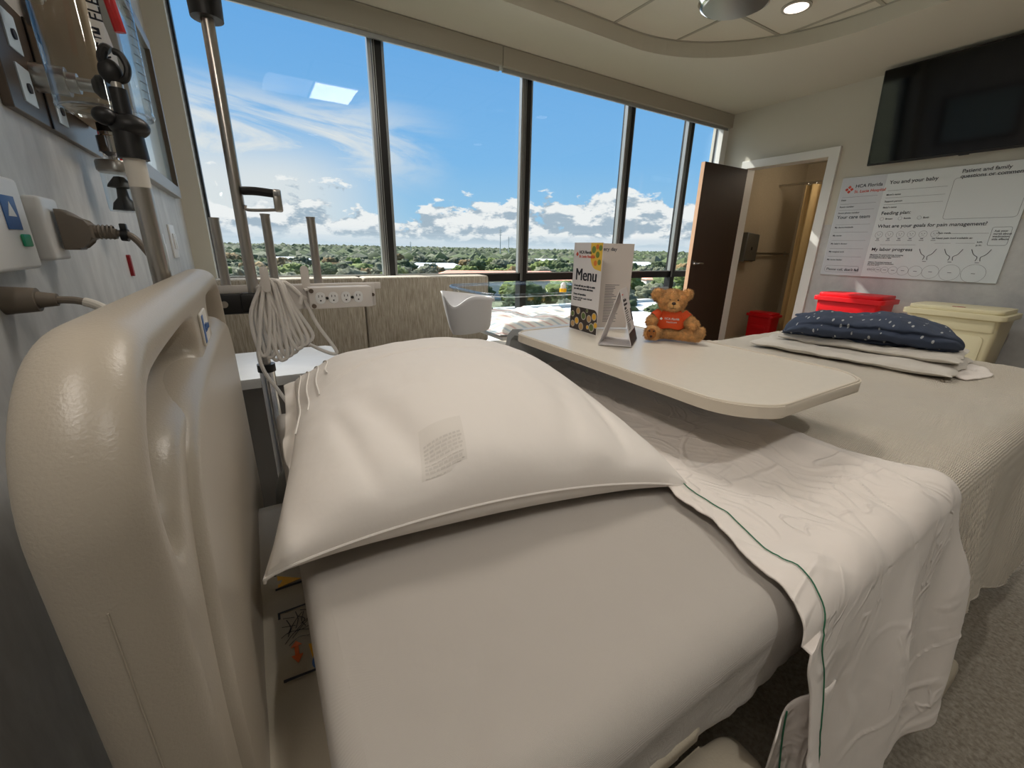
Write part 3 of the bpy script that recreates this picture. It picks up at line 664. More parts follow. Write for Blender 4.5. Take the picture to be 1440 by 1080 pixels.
# ================================================================== BED
bed = thing('hospital_bed', (1.2, .66, ZF), 'adjustable hospital bed with a moulded beige headboard', 'bed')
HF = frame((-.066, 0, 0), (0, 1, 0), (0, 0, 1))       # a = y, b = z, normal = +x
Y0, Y1, ZTOP = .258, 1.105, -.048
def holed(outer, holes, h0, h1, F):
    t_ = bmesh.new(); es = []
    for lp in [outer]+holes:
        v = [t_.verts.new((x, y, h1)) for x, y in lp]
        for i in range(len(v)): es.append(t_.edges.new((v[i], v[(i+1) % len(v)])))
    bmesh.ops.triangle_fill(t_, use_beauty=True, edges=es)
    fs = t_.faces[:]; r = bmesh.ops.extrude_face_region(t_, geom=fs); vs = [g for g in r['geom'] if isinstance(g, bmesh.types.BMVert)]
    bmesh.ops.translate(t_, verts=vs, vec=(0, 0, h0-h1)); q = new(); merge(q, t_, F); return q
outer = [(Y0+.03, -.60)] + [(Y0, -.45), (Y0, -.30)] + rr(Y0, Y1, -.5, ZTOP, [.001, .001, .15, .15], 12)[26:][:0]
outer = [(Y0+.02, -.62), (Y1-.02, -.62), (Y1, -.45)] + [p_ for p_ in rr(Y0, Y1, -.5, ZTOP, [.01, .01, .11, .11], 14) if p_[1] > -.3] + [(Y0, -.45)]
hA = [(q.x, q.y) for q in cat([(.306, -.190, 0), (.294, -.165, 0), (.298, -.130, 0), (.318, -.105, 0), (.350, -.091, 0), (.46, -.087, 0), (.575, -.089, 0), (.595, -.108, 0), (.575, -.128, 0), (.46, -.130, 0), (.375, -.136, 0), (.328, -.165, 0)], 5, True)]; hB = [(Y0+Y1-x, z) for x, z in hA][::-1]
def offset_loop(pts, d):
    n = len(pts); out = []
    for i in range(n):
        p0, p1, p2 = (Vector((*pts[j % n], 0)) for j in (i-1, i, i+1)); e1, e2 = (p1-p0).normalized(), (p2-p1).normalized()
        nn = Vector((-(e1.y+e2.y), e1.x+e2.x, 0)); nn.normalize(); c_ = max(.5, Vector((-e1.y, e1.x, 0)).dot(nn)); q = p1+nn*d/c_; out.append((q.x, q.y))
    return out
def clean(pts):
    out = []
    for q in pts:
        if not out or math.hypot(q[0]-out[-1][0], q[1]-out[-1][1]) > 1e-5: out.append(q)
    return out
def area(pts): return sum(pts[i-1][0]*pts[i][1]-pts[i][0]*pts[i-1][1] for i in range(len(pts)))/2
def soft_plate(outer, holes, hw, din, dout, F, n=8):
    f = new(); loops = [clean(outer)]+[clean(h) for h in holes]; loops = [l if area(l) > 0 else l[::-1] for l in loops]
    caps = {1: [], -1: []}
    for li, lp in enumerate(loops):
        rings = []
        for k in range(-n, n+1):
            a = k/n*PI/2; d = (din if li == 0 else -dout)*(1-math.cos(a))
            rings.append([f.verts.new(F @ Vector((x, y, hw*math.sin(a)))) for x, y in offset_loop(lp, d)])
        m_ = len(lp)
        for r0, r1 in zip(rings, rings[1:]):
            for i in range(m_): f.faces.new((r0[i], r0[(i+1) % m_], r1[(i+1) % m_], r1[i]))
        caps[-1].append(rings[0]); caps[1].append(rings[-1])
    for s_ in (1, -1):
        es = []
        for r in caps[s_]:
            for i in range(len(r)):
                e = f.edges.get((r[i], r[(i+1) % len(r)])) or f.edges.new((r[i], r[(i+1) % len(r)])); es.append(e)
        bmesh.ops.triangle_fill(f, use_beauty=True, edges=es)
    return f
f = soft_plate(outer, [hA, hB], .027, .018, .015, frame((-.093, 0, 0), (0, 1, 0), (0, 0, 1)))
o = obj('headboard', f, M_head, bed)
hb = o
pp = [(q.x, q.y) for q in cat([(1.062, -.60, 0), (1.062, -.30, 0), (1.055, -.22, 0), (1.02, -.165, 0), (.97, -.140, 0), (.85, -.130, 0), (.665, -.126, 0), (.48, -.130, 0), (.41, -.142, 0), (.368, -.165, 0), (.334, -.215, 0), (.312, -.29, 0), (.300, -.38, 0), (.296, -.60, 0)], 6)]
f = soft_plate(pp, [], .024, .016, 0, frame((-.082, 0, 0), (0, 1, 0), (0, 0, 1))); obj('raised_panel', f, M_head, hb)
f = new(); prism(f, rr(.63, .70, -.124, -.084, .006, 3), HF, .0, .003, .001); o = obj('badge', f, M_qr, hb, label='small white badge with a blue bar')
f = new(); prism(f, [(.635, -.121), (.650, -.121), (.650, -.087), (.635, -.087)], HF, .003, .0036); text(f, 'Hillrom', .014, HF @ T(.656, -.110, .0034), .01); 
f2 = f; o2 = obj('badge_print', f2, M_blue, hb)
f = new(); tube(f, [(-.093, Y0-.0002, -.60), (-.093, Y0-.0002, -.3), (-.093, Y0-.0002, -.19)], .0005, 6); obj('mould_seam', f, M_head, hb)
# head deck with its stickers
f = new()
DXP = [-.075, -.055, -.03, 0, .03, .10, .30]
def deck(u, v):
    x = lerp(-.085, .35, u); y = lerp(.16, .86, v); z = -.50 + .008*math.exp(-((y-.55)/.02)**2)*0
    d = math.hypot((x-.0)/.09, (y-.36)/.13); z += -.012*smooth01((1.0-d)/.25)
    z += .010*smooth01((y-.585)/.03) ; z -= .012*smooth01((y-.82)/.04)
    return Vector((x, y, z))
grid(f, deck, 60, 120); o = obj('head_deck', f, M_deck, bed); solid(o, .02, 1)
def dk(x, y, h=.0008): return Vector((x, y, deck((x+.085)/.435, (y-.16)/.70).z+h))
def onpl(bm, pts, h=.001): bm.faces.new([bm.verts.new(dk(x, y, h)) for x, y in pts])
LF = lambda x, y, h=.0012: frame(dk(x, y, h), (0, -1, 0), (1, 0, 0))    # text reads along -y
f = new(); x0, x1, y0, y1 = -.040, .014, .452, .560
for a in ((x0, x1, y0, y0+.003), (x0, x1, y1-.003, y1), (x0, x0+.003, y0, y1), (x1-.003, x1, y0, y1)): onpl(f, [(a[0], a[2]), (a[1], a[2]), (a[1], a[3]), (a[0], a[3])])
def q3(*p_): return [dk(x, y, .0018) for x, y in p_]
for P in (q3((-.03, .51), (-.022, .53), (-.01, .545)), q3((-.025, .505), (-.012, .52), (.0, .53)), q3((-.034, .50), (-.02, .515), (-.006, .51), (.002, .505)), q3((-.034, .545), (-.02, .54)), q3((-.036, .53), (-.02, .525)), q3((-.012, .55), (-.004, .545), (-.004, .53), (-.014, .525)), q3((-.02, .515), (-.008, .53), (-.016, .54)), q3((-.008, .50), (.006, .503), (.008, .512)), q3((-.004, .487), (.008, .489), (.009, .497), (-.003, .496)), q3((-.03, .495), (-.018, .503), (-.006, .50)),
          q3((-.038, .512), (-.028, .517), (-.014, .514), (-.002, .517)), q3((-.018, .55), (-.016, .535), (-.02, .52)), q3((-.008, .545), (-.012, .53), (-.008, .518)), q3((-.03, .54), (-.026, .525), (-.03, .515))): tube(f, P, .0005, 4, 4)
x0, x1, y0, y1 = -.040, .012, .600, .635
for a in ((x0, x1, y0, y0+.003), (x0, x0+.003, y0, y1), (x1-.003, x1, y0, y1)): onpl(f, [(a[0], a[2]), (a[1], a[2]), (a[1], a[3]), (a[0], a[3])])
st = obj('sticker_drawing', f, M_ink, bed, label='black outlined safety diagram stickers')
def arrow(bm, x, y, l, w):
    onpl(bm, [(x-w*.35, y-l*.25), (x+w*.35, y-l*.25), (x+w*.35, y+l*.25), (x-w*.35, y+l*.25)], .0015); onpl(bm, [(x-w, y+l*.2), (x+w, y+l*.2), (x, y+l*.5)], .0015); onpl(bm, [(x-w, y-l*.2), (x, y-l*.5), (x+w, y-l*.2)], .0015)
for a_ in ((-.022, .484, .030, .007), (.0035, .543, .024, .006)): f = new(); arrow(f, *a_); obj('sticker_arrow', f, M_ora, bed, label='orange double arrow')
for a_ in ([(-.008, .486), (-.006, .470), (.006, .484)], [(-.036, .603), (-.036, .626), (-.004, .606)]): f = new(); onpl(f, a_, .0015); obj('sticker_triangle', f, M_yel, bed, label='yellow warning triangle')
f = new(); onpl(f, [(-.0+.0075*math.cos(a*PI/8), .463+.0085*math.sin(a*PI/8)) for a in range(16)], .0015); obj('sticker_disc', f, M_blue, bed, label='blue round notice mark')
f = new(); tube(f, [(-.012, .90, -.60), (-.012, .91, -.53), (.0, .93, -.485), (.03, .95, -.475)], .018, 14); obj('grip', f, M_grey, bed, label='grey rubber grip at the bed head')
f = new(); box(f, -.03, 2.25, .30, 1.02, -.72, -.60, .02); box(f, .15, 2.1, .36, .96, -1.02, -.90, .02); obj('frame', f, M_deck, bed)
for x in (.45, 1.7): f = new(); box(f, x, x+.10, .45, .87, -.91, -.71, .01); obj('lift_arm', f, M_deck, bed)
f = new(); box(f, .03, 2.28, .20, 1.12, -.60, -.575, .01); obj('mattress_platform', f, M_deck, bed)
f = new(); prism(f, rr(-.02, .50, -.93, -.60, .10, 8), frame((0, .15, 0), (1, 0, 0), (0, 0, 1)), -.03, .02, .012, 3); obj('side_rail', f, M_deck, bed, label='lowered beige side rail')
f = new(); prism(f, rr(-.02, .50, -.93, -.60, .10, 8), frame((0, 1.19, 0), (1, 0, 0), (0, 0, 1)), -.03, .02, .012, 3); obj('side_rail', f, M_deck, bed)
for y in (.07, .99): obj('caster_cover', box(new(), 1.20, 1.40, y, y+.22, -1.05, -.97, .02, 3), M_deck, bed)
for x, y in ((1.35, .115), (1.35, 1.15), (.12, .40), (.12, .93)):
    f = new(); cyl(f, (x, y-.022, ZF+.062), (x, y+.022, ZF+.062), .062, n=28); cyl(f, (x, y, ZF+.06), (x, y, -.98), .018); obj('caster', f, M_rubber, bed)
for x, y in ((2.1, .32), (2.1, .98)):
    f = new(); cyl(f, (x, y-.022, ZF+.062), (x, y+.022, ZF+.062), .062, n=28); cyl(f, (x, y, ZF+.06), (x, y, -.9), .018); obj('caster', f, M_rubber, bed)
f = new(); prism(f, rr(.25, 1.08, -.80, -.47, .05, 6), frame((2.40, 0, 0), (0, 1, 0), (0, 0, 1)), -.02, .02, .012); obj('footboard', f, M_head, bed)

# mattress wrapped in its fitted sheet
ZM = -.405
MX0, MX1, MY0, MY1 = -.004, 2.32, .160, 1.155
def fit_pt(x, y):
    z = ZM + .004*nz(x, y, 0, 4)
    return z
f = new()
def fitted(u, v):
    """u round the head-end to foot, v across; box with soft edges, pulled slightly in at the head"""
    # v: 0 = near skirt bottom ... 1 = far skirt bottom
    x = lerp(MX0, MX1, u); r = .045
    w = MY1-MY0; per = [(.0, 'n'), (.17, 's'), (.83, 'f')]
    if v < .2:
        t_ = v/.2; z = lerp(-.565, ZM-r, t_); y = MY0+.016*math.exp(-t_*4)
    elif v < .26:
        a = (v-.2)/.06*PI/2; y = MY0+r-r*math.cos(a); z = ZM-r+r*math.sin(a)
    elif v < .74:
        t_ = (v-.26)/.48; y = lerp(MY0+r, MY1-r, t_); z = ZM
    elif v < .80:
        a = (v-.74)/.06*PI/2; y = MY1-r+r*math.sin(a); z = ZM-r+r*math.cos(a)
    else:
        t_ = (v-.8)/.2; z = lerp(ZM-r, -.565, t_); y = MY1-.01*t_
    top = smooth01((z+.50)/.09)
    y += .006*nz(x*2, z*3, 1.0, 6)*(1-top)+.003*nz(x*14, z*10, 2.0, 3)*(1-top)
    z += (.003*nz(x, y, 0, 7)+.0012*nz(x, y, 4, 26))*top
    return x, y, z
def fhead(u, v):
    x, y, z = fitted(0, v); r = .04
    return x, y, z
N1, N2 = 260, 150
def fs(u, v):
    uu = u; 
    if u < .06:                       # head end cap: rolls down from the top to the underside
        t_ = u/.06; x, y, z = fitted(0, v); zc = ZM-.045
        # move toward the bottom centre
        a = (1-t_)
        if a > .5:
            k = (a-.5)/.5; zz = lerp(ZM-.05, -.565, k)
            z2 = min(z-.0, zz) ; xx = MX0+.004*math.sin(k*PI)+.006*nz(y*7, zz*6, 0)+.010*k
        else:
            k = a/.5; z2 = min(z, ZM-.05+.05*math.sqrt(max(0, 1-k*k))); xx = MX0+.026-.026*math.sin(k*PI/2)
        yy = y
        return Vector((xx, yy, z2))
    x, y, z = fitted((u-.06)/.94, v)
    x = max(x, MX0+.026)
    # a gathered pucker near the head corner on the near side
    q_ = math.exp(-((x-.09)/.10)**2-((y-.22)/.07)**2); z += q_*(.010*nz(x*16+y*6, y*22, 3)-.008*math.exp(-(((x-.08)-(y-.2)*.8)/.012)**2)); y += q_*.006*nz(x*20, z*20, 1)
    return Vector((x, y, z))
grid(f, fs, N1, N2)
o = obj('fitted_sheet', f, M_fit); solid(o, .003, -1)
tag(o, 'beige knitted fitted sheet stretched over the bed mattress', 'sheet')
f = new(); box(f, MX0+.012, MX1-.01, MY0+.03, MY1-.03, -.572, ZM-.012, .03, 3); tag(obj('mattress', f, M_white), 'bed mattress inside the beige fitted sheet', 'mattress')

# --- flat sheet and blanket share one cross-section over the bed
ZS = ZM+.012
def section(v, lift, drop_near, drop_far, flare, x):
    """v in 0..1: far hem -> top -> near hem. returns y, z, hang (0 top, 1 at near hem)"""
    r = .05; yN, yF = MY0-.018-lift, MY1+.022+lift; zt = ZS+lift
    Lf, Lt, Ln = drop_far, yF-yN-2*r, drop_near; arc = r*PI/2; tot = Lf+arc+Lt+arc+Ln; s = v*tot
    if s < Lf: return yF, zt-r-(Lf-s), 0
    s -= Lf
    if s < arc: a = s/r; return yF-r+r*math.cos(a), zt-r+r*math.sin(a), 0
    s -= arc
    if s < Lt: return yF-r-s, zt, 0
    s -= Lt
    if s < arc: a = s/r; return yN+r-r*math.sin(a), zt-r+r*math.cos(a), 0
    s -= arc; h = s/Ln
    return yN-flare*h, zt-r-s, h
EDX = [0, .25, .36, .44, .52, .60, .655, .70, .735, .78, .84, .90, 1.0]
def sheet_left(v):           # x of the turned-down edge along the section
    return interp([0, .12, .18, .35, .50, .585, .615, .66, .72, .80, .88, 1.0], [.80, .79, .76, .67, .575, .545, .54, .51, .49, .495, .50, .50], v)
def sheet_right(v):
    return interp([0, .15, .4, .60, .68, .8, 1.0], [1.03, 1.03, 1.03, .98, 1.03, 1.12, 1.24], v)
def wr(x, y, hang):
    """sharp little creases of cotton"""
    n = nz(x, y*1.6, 2.0, 5); a = abs(nz(x*9+n*2, y*4, 5.0)); b_ = abs(nz(x*5-y*7+n, y*3+x*4, 8.0)); c_ = abs(nz(x*16+n*3, y*18, 1.0))
    return .0065*(1-smooth01(a/.10))*smooth01(.3+nz(x, y, 9, 3)*2)+.006*(1-smooth01(b_/.07))*smooth01(.3+nz(x, y, 4, 4)*2)+.0014*(1-smooth01(c_/.2))
def sheet(u, v):
    xl, xr = sheet_left(v)+.012*nz(v*14, 0, 3)+.005*nz(v*40, 1, 3), sheet_right(v); x = lerp(xl, xr, u)
    dn = .50+.02*math.sin(x*9)
    y, z, h = section(v, .006, dn, .16, .060, x)
    e = smooth01(1-u/.10)
    if h > 0:
        k = smooth01(h*2.2)
        y += k*(.015*math.sin(x*19+1.6+1.2*h)+.006*math.sin(x*43+h*2)+.010*nz(x*4, z*3, 2)+.003*nz(x*14, z*9, 5)) - .35*wr(x*.8, z*.8, 1)*k - .010*e
        x += .012*h*math.sin(z*7)
    else:
        z += wr(x, y, 0)*.62*(1-.8*math.exp(-((x-.9)/.12)**2-((y-.55)/.25)**2))+.003*nz(x, y, 2, 8)+.007*smooth01((x-.84)/.04)
        z += .004*e*abs(nz(v*40, 2, 0))*2
        z += .012*math.exp(-((x-.93-.02*math.sin(y*5))/.012)**2)*.35
        if y < MY0+.08: z += .006*math.sin(x*55+2)*smooth01((MY0+.08-y)/.08)
    return Vector((x, y, z))
f = new(); grid(f, sheet, 170, 420); o = obj('flat_sheet', f, M_flat); solid(o, .0022, 1)
tag(o, 'white cotton top sheet with green hem stitching, folded back across the bed', 'sheet')
o_sheet = o
def off(fn, u, v, h):
    e = 1e-3; p0 = fn(u, v); du = fn(min(u+e, 1), v)-fn(max(u-e, 0), v); dv = fn(u, min(v+e, 1))-fn(u, max(v-e, 0)); n = du.cross(dv).normalized()
    if n.dot(Vector((0, -1 if v > .3 else 1, 1.2))) < 0: n = -n
    return p0+n*h
f = new(); P = [off(sheet, .075, v_/300, .0042) for v_ in range(30, 301)]; tube(f, P, .0009, 6, 1, False, False); obj('green_stitch', f, M_stitch, o_sheet, label='green hem stitching')
# second layer: lower part of the sheet end under the fold
def under(u, v):
    x = lerp(.455, .60, u)+.01*math.sin(v*5); z = lerp(-.55, -1.02, v); y = .128-.03*v+.008*math.sin(x*40+v*4); return Vector((x, y, z))
f = new(); grid(f, under, 30, 40); o = obj('sheet_tail', f, M_flat, o_sheet); solid(o, .002)
f = new(); tube(f, [under(.30, v_/30)+Vector((0, -.0025, 0)) for v_ in range(31)], .0011, 6, 1, False, False); obj('tail_stitch', f, M_stitch, o_sheet, label='green hem stitching')

def blanket(u, v):
    x = lerp(.86, 2.50, u)
    dn = interp([.86, 1.1, 1.35, 1.6, 1.85, 2.1, 2.5], [.22, .27, .35, .42, .50, .48, .45], x)+.012*nz(x, 0, 5, 7)
    y, z, h = section(v, -.001, dn, .18, .045, x)
    if x > 2.42:                         # rolls over the foot end
        t_ = (x-2.42)/.08; z -= .25*t_*t_+.02*t_; x = 2.42+.05*math.sin(min(1, t_)*PI/2)
    if h > 0:
        w_ = smooth01((x-1.12)/.22); k = smooth01(h*2); y += k*w_*(.012*math.sin(x*9+.5)+.006*math.sin(x*23+1+h)+.006*nz(x*8, z*6, 7)) + .034*k*(1-w_)*h; y = min(y, MY0-.01)
    else:
        z += .005*nz(x, y, 6, 7)+.0025*nz(x, y, 2, 24)
        z += .006*math.exp(-((x-1.72-.05*math.sin(y*6))/.02)**2)
    rip = .0018*math.sin((x+.25*y)*330+6*nz(x, y, 0, 8))*smooth01(.55+nz(x, y, 11, 4)*1.6)
    if h == 0: z += rip
    else: y += rip
    return Vector((x, y, z))
f = new(); grid(f, blanket, 420, 260); o = obj('thermal_blanket', f, M_blank); solid(o, .003, 1)
tag(o, 'cream thermal blanket with rippled weave covering the foot of the bed', 'blanket')
f = new(); P = [off(blanket, u_/160, 1.0, 0) for u_ in range(10, 155)]; tube(f, P, .005, 6, 1, False, False); obj('hem', f, M_blank, o)
def bsh(u, v):
    x = lerp(1.05, 1.50, u); z = lerp(-.66, -.84+.02*math.sin(u*5)+.05*(1-u), v); return Vector((x, .148-.025*v+.004*math.sin(x*30), z))
f = new(); grid(f, bsh, 50, 16); o = solid(obj('bottom_sheet', f, M_flat), .002); tag(o, 'white sheet hem hanging out below the cream blanket', 'sheet')

# ------------------------------------------------------------------ pillow
PA, PB, PC, PD = Vector((-.040, .468, -.365)), Vector((.600, .378, -.392)), Vector((.70, 1.10, -.36)), Vector((.045, 1.045, -.305))
def pil(u, v, side):
    """u along A->B (0..1), v from near to far"""
    a, b_ = 2*u-1, 2*v-1
    # pull the edges in between the corners
    uu = .5+.5*a*(1-.055*(1-b_*b_)); vv = .5+.5*b_*(1-.07*(1-a*a))
    base = PA.lerp(PB, uu).lerp(PD.lerp(PC, uu), vv); base.z += .030*(1-a*a)**.7*smooth01((-b_+.2)/1.2)
    e = max(0, (1-a**2))*max(0, (1-b_**2)); th = e**.46
    ea = max(0, 1-abs(a)**3)*max(0, 1-abs(b_)**3)
    if side > 0:
        hgt = .158*th*(1+.08*b_-.10*a*0) - .030*smooth01((b_)/1.0)*th*0
        w = 0
        w += .0060*math.sin((a*2.2+b_*.8)*5+3*nz(a, b_, 0, 1.5))*(1-th)*1.2
        w += -.0085*math.exp(-((b_-.12+.10*(a+.1)**2)/.012)**2)*smooth01((.9-abs(a))*3)*.55
        w += -.011*math.exp(-((a+.45+.45*(b_+.75))/.08)**2)*smooth01((-.15-b_)*2.5)*smooth01((b_+1)*5)
        w += -.008*math.exp(-((a+.70+.30*(b_+.6))/.05)**2)*smooth01((-.2-b_)*2.5)*smooth01((b_+1)*5)
        w += -.006*math.exp(-((a-.38-.35*(b_+.8))/.07)**2)*smooth01((-.35-b_)*3)*smooth01((b_+1)*5)
        w += -.006*math.exp(-((a-.66-.15*(b_+.8))/.04)**2)*smooth01((-.35-b_)*3)*smooth01((b_+1)*5)
        w += .0035*nz(a*3, b_*3, 6)*smooth01(ea*2)+.0012*nz(a*11, b_*9, 7)
        z = base.z + hgt + w*smooth01(e*14)
    else:
        z = base.z - .080*th
        z = max(z, ZM+.006+.004*nz(a*4, b_*4, 3)) if (base.x > .02) else max(z, ZM-.03)
        if e <= 0: z = base.z
    q = Vector((base.x, base.y, z))
    if side > 0:                       # the near flank bulges over the seam
        q.y -= .030*th*smooth01((-b_-.55)/.45)
    else: q.y -= .010*smooth01(e*6)*smooth01((-b_-.5)/.5)
    q.z = max(q.z, ZM+.004) if q.x > .03 else q.z
    return q
f = new(); NP = 150
V1 = grid(f, lambda u, v: pil(.5-.5*math.cos(PI*u) if 0 else u, v, 1), NP, NP); V2 = grid(f, lambda u, v: pil(u, v, -1), NP, NP)
bmesh.ops.remove_doubles(f, verts=list({v for r in (V1, V2) for c in (r[0], r[-1]) for v in c}|{v for R_ in (V1, V2) for r in R_ for v in (r[0], r[-1])}), dist=.0004)
pw = obj('pillow', f, M_pillow); tag(pw, 'plump white pillow lying at the head of the bed', 'pillow')
f = new(); ed = [pil(u_/60, 0, 1) for u_ in range(61)]+[pil(1, v_/60, 1) for v_ in range(1, 61)]+[pil(1-u_/60, 1, 1) for u_ in range(1, 61)]; tube(f, ed, .0022, 6, 1, False, False); obj('edge_seam', f, M_pillow, pw)
def pn(u, v, h): return off(lambda a, b_: pil(a, b_, 1), u, v, h)
# open end of the pillow case: hem flap with rows of stitching along the A-D edge
def flap(u, v):
    p0 = pil(0, v, 1); w = .022*smooth01((v-.30)/.25); n = math.sin(v*38)*.006+.004*nz(v*9, 0, 0); d = Vector((-1, .10, .12 - .25*u))
    return p0+d*(w*u)+Vector((0, 0, n*u*1.0))*(1 if v > .3 else .3)+Vector((0, 0, -.006*u))
f = new(); grid(f, flap, 10, 80); o = obj('case_hem', f, M_pillow, pw, label='open hemmed end of the pillow case'); solid(o, .003)
for k, (uu, a0, a1) in enumerate(((.018, .40, .97), (.045, .45, .97), (.075, .50, .96), (.105, .62, .93))):
    f = new(); tube(f, [pn(uu+.005*math.sin(v_*.22+k), lerp(a0, a1, v_/40), .0016) for v_ in range(41)], .0013, 5, 1, False, False); obj('stitch_row', f, M_seam, pw)
# care label printing that shows through the cotton
M_show = mat('label_showing_through', (224, 218, 211), .85); M_show2 = mat('print_showing_through', (208, 202, 195), .85)
f = new(); cu, cv = .345, .115
grid(f, lambda u, v: pn(.285+.10*u+.015*v, .012+.125*v, .0006), 14, 14); 
for k in range(0): pass
o = obj('care_label', f, M_show, pw, label='care label faintly visible through the cotton', recalc=False)
f = new()
for r_ in range(11):
    x = .08
    while x < .92:
        w = random.uniform(.05, .13); x2 = min(x+w, .95); v0 = .07+r_*.062; 
        if r_ in (2, 5): v1 = v0+.018
        else: v1 = v0+.034
        f.faces.new([f.verts.new(pn(.285+.10*a+.015*c_, .012+.125*c_, .0010)) for a, c_ in ((x, v0), (x2, v0), (x2, v1), (x, v1))]); x = x2+.025
obj('care_print', f, M_show2, pw, recalc=False)

# ------------------------------------------------------------------ linens and gown at the foot
def slab(name, x0, x1, y0, y1, z0, z1, m, label, catg, rough_=.006, parent=None, rot=0, seed=0, nx=80, ny=80, sag=0, layers=0):
    cxx, cyy = (x0+x1)/2, (y0+y1)/2; hw, hh = (x1-x0)/2, (y1-y0)/2; f = new()
    def pt(u, v, s_):
        a, c_ = 2*u-1, 2*v-1; ea = (max(0, 1-abs(a)**9)*max(0, 1-abs(c_)**9))**.5; edge_ = smooth01((max(abs(a), abs(c_))-.7)/.3)
        wob = 1+.05*nz(a*2+seed, c_*2, seed)+.04*nz(a*5, c_*5, seed+3)
        x, y = a*hw*wob, c_*hh*wob; cz, sz = math.cos(rot), math.sin(rot)
        zc = (z0+z1)/2; z = zc+s_*(z1-z0)/2*ea+(rough_*nz(a*3, c_*3, seed+1)+rough_*.5*nz(a*9, c_*9, seed+2))*ea*(1 if s_ > 0 else 0)+.007*edge_*nz(a*4, c_*4, seed+7)
        return Vector((cxx+x*cz-y*sz, cyy+x*sz+y*cz, z))
    for s_ in (1, -1): grid(f, lambda u, v: pt(u, v, s_), nx, ny)
    bmesh.ops.remove_doubles(f, verts=f.verts, dist=.0003)
    o = obj(name, f, m, parent)
    if parent is None: tag(o, label, catg)
    return o
zl = ZM+.012+.004
slab('folded_blanket', 1.86, 2.26, .38, 1.02, zl+.002, zl+.034, M_linen, 'folded white flannel blanket at the bottom of the linen pile on the bed', 'linen', .008, rot=.10, seed=1)
slab('folded_sheet', 1.96, 2.28, .40, .96, zl+.034, zl+.062, M_linen, 'second folded white sheet lying just under the navy gown', 'linen', .009, rot=.14, seed=5)
f = new()
def rag(u, v):
    x = lerp(2.0, 2.26, v)+.02*math.sin(u*4); y = lerp(.50, .345, u)-.03*math.sin(v*PI)*u; return Vector((x+.03*nz(u*3, v*3, 1), y, zl+.004+.012*(1-u)+.006*abs(nz(u*5, v*5, 2))))
grid(f, rag, 30, 30); o = solid(obj('wash_cloth', f, M_flat), .004, 1); tag(o, 'crumpled white cloth corner spreading from the end of the linen pile', 'cloth')
# gown: soft rolled folds
f = new()
GX, GY, GZ = 2.12, .70, zl+.055
GR = .10
def gown(u, v):
    """u round the bundle cross-section (0..1), v along its length"""
    L_ = lerp(-.285, .275, v); a = 2*PI*u; tip = (max(0, 1-abs(2*v-1)**3.2))**.5
    w = (.155+.02*nz(v*3, 0, 0))*(.28+.72*tip); hgt = (.064+.010*nz(v*4, 2, 0))*(.10+.90*tip)
    r_ = 1+.10*math.sin(a*2+v*3)+.06*nz(math.cos(a)*2, math.sin(a)*2, v*5)
    # folds: grooves running lengthwise
    gro = .16*math.exp(-((((u+.02*nz(v*5, 1, 0)) % 1)-.60)/.018)**2)+.20*math.exp(-((((u+.03*nz(v*4, 7, 0)) % 1)-.70)/.016)**2)+.12*math.exp(-((((u-.03*math.sin(v*4)) % 1)-.45)/.020)**2)
    r_ -= gro*tip
    x = math.cos(a)*w*r_; z = math.sin(a)*hgt*r_
    z = max(z, -hgt*.85)
    x += .010*nz(a, v*9, 4); z += (.007*nz(a*1.5, v*8, 2)+.005*nz(a*3, v*22, 5))*tip
    y = L_+.02*nz(a, 0, 2)
    cz, sz = math.cos(.45), math.sin(.45)
    return Vector((GX+x*cz-y*sz, GY+x*sz+y*cz, GZ+hgt*.85+z+.006*tip*0))
V = grid(f, gown, 160, 160); bmesh.ops.remove_doubles(f, verts=[r[i] for r in (V[0], V[-1]) for i in range(161)], dist=.0005)
gn = obj('patient_gown', f, M_gown); tag(gn, 'navy blue folded patient gown with small leaf print on top of the linens', 'gown')
f = new()
def fold2(u, v):
    y = lerp(.42, .22, v)*1.0; a = lerp(-.1, PI+.1, u); k = (max(0, 1-abs(2*v-1)**2.5))**.5
    return Vector((GX-.02+math.cos(a)*.075*k, GY+.09+lerp(-.19, .17, v), GZ+.072+math.sin(a)*.018*k+.003*nz(u*4, v*7, 3)))
grid(f, fold2, 40, 60); o = obj('top_fold', f, M_gown, gn); solid(o, .003, -1)
f = new(); tube(f, [(GX-.075, GY+.13, GZ+.083), (GX-.10, GY+.06, GZ+.080), (GX-.09, GY-.03, GZ+.078), (GX-.05, GY-.10, GZ+.086)], .0045, 8); obj('tie', f, M_seam, gn, label='white gown tie')

# ================================================================== OVERBED TABLE
ZTb = -.25
tb = thing('overbed_table', (.9, 1.2, ZF), 'cream topped rolling overbed table standing across the bed', 'table')
TFm = frame((0, 0, 0), (1, 0, 0), (0, 1, 0)); to = rr(.672, 1.128, .338, 1.120, [.10, .075, .03, .07], 10)
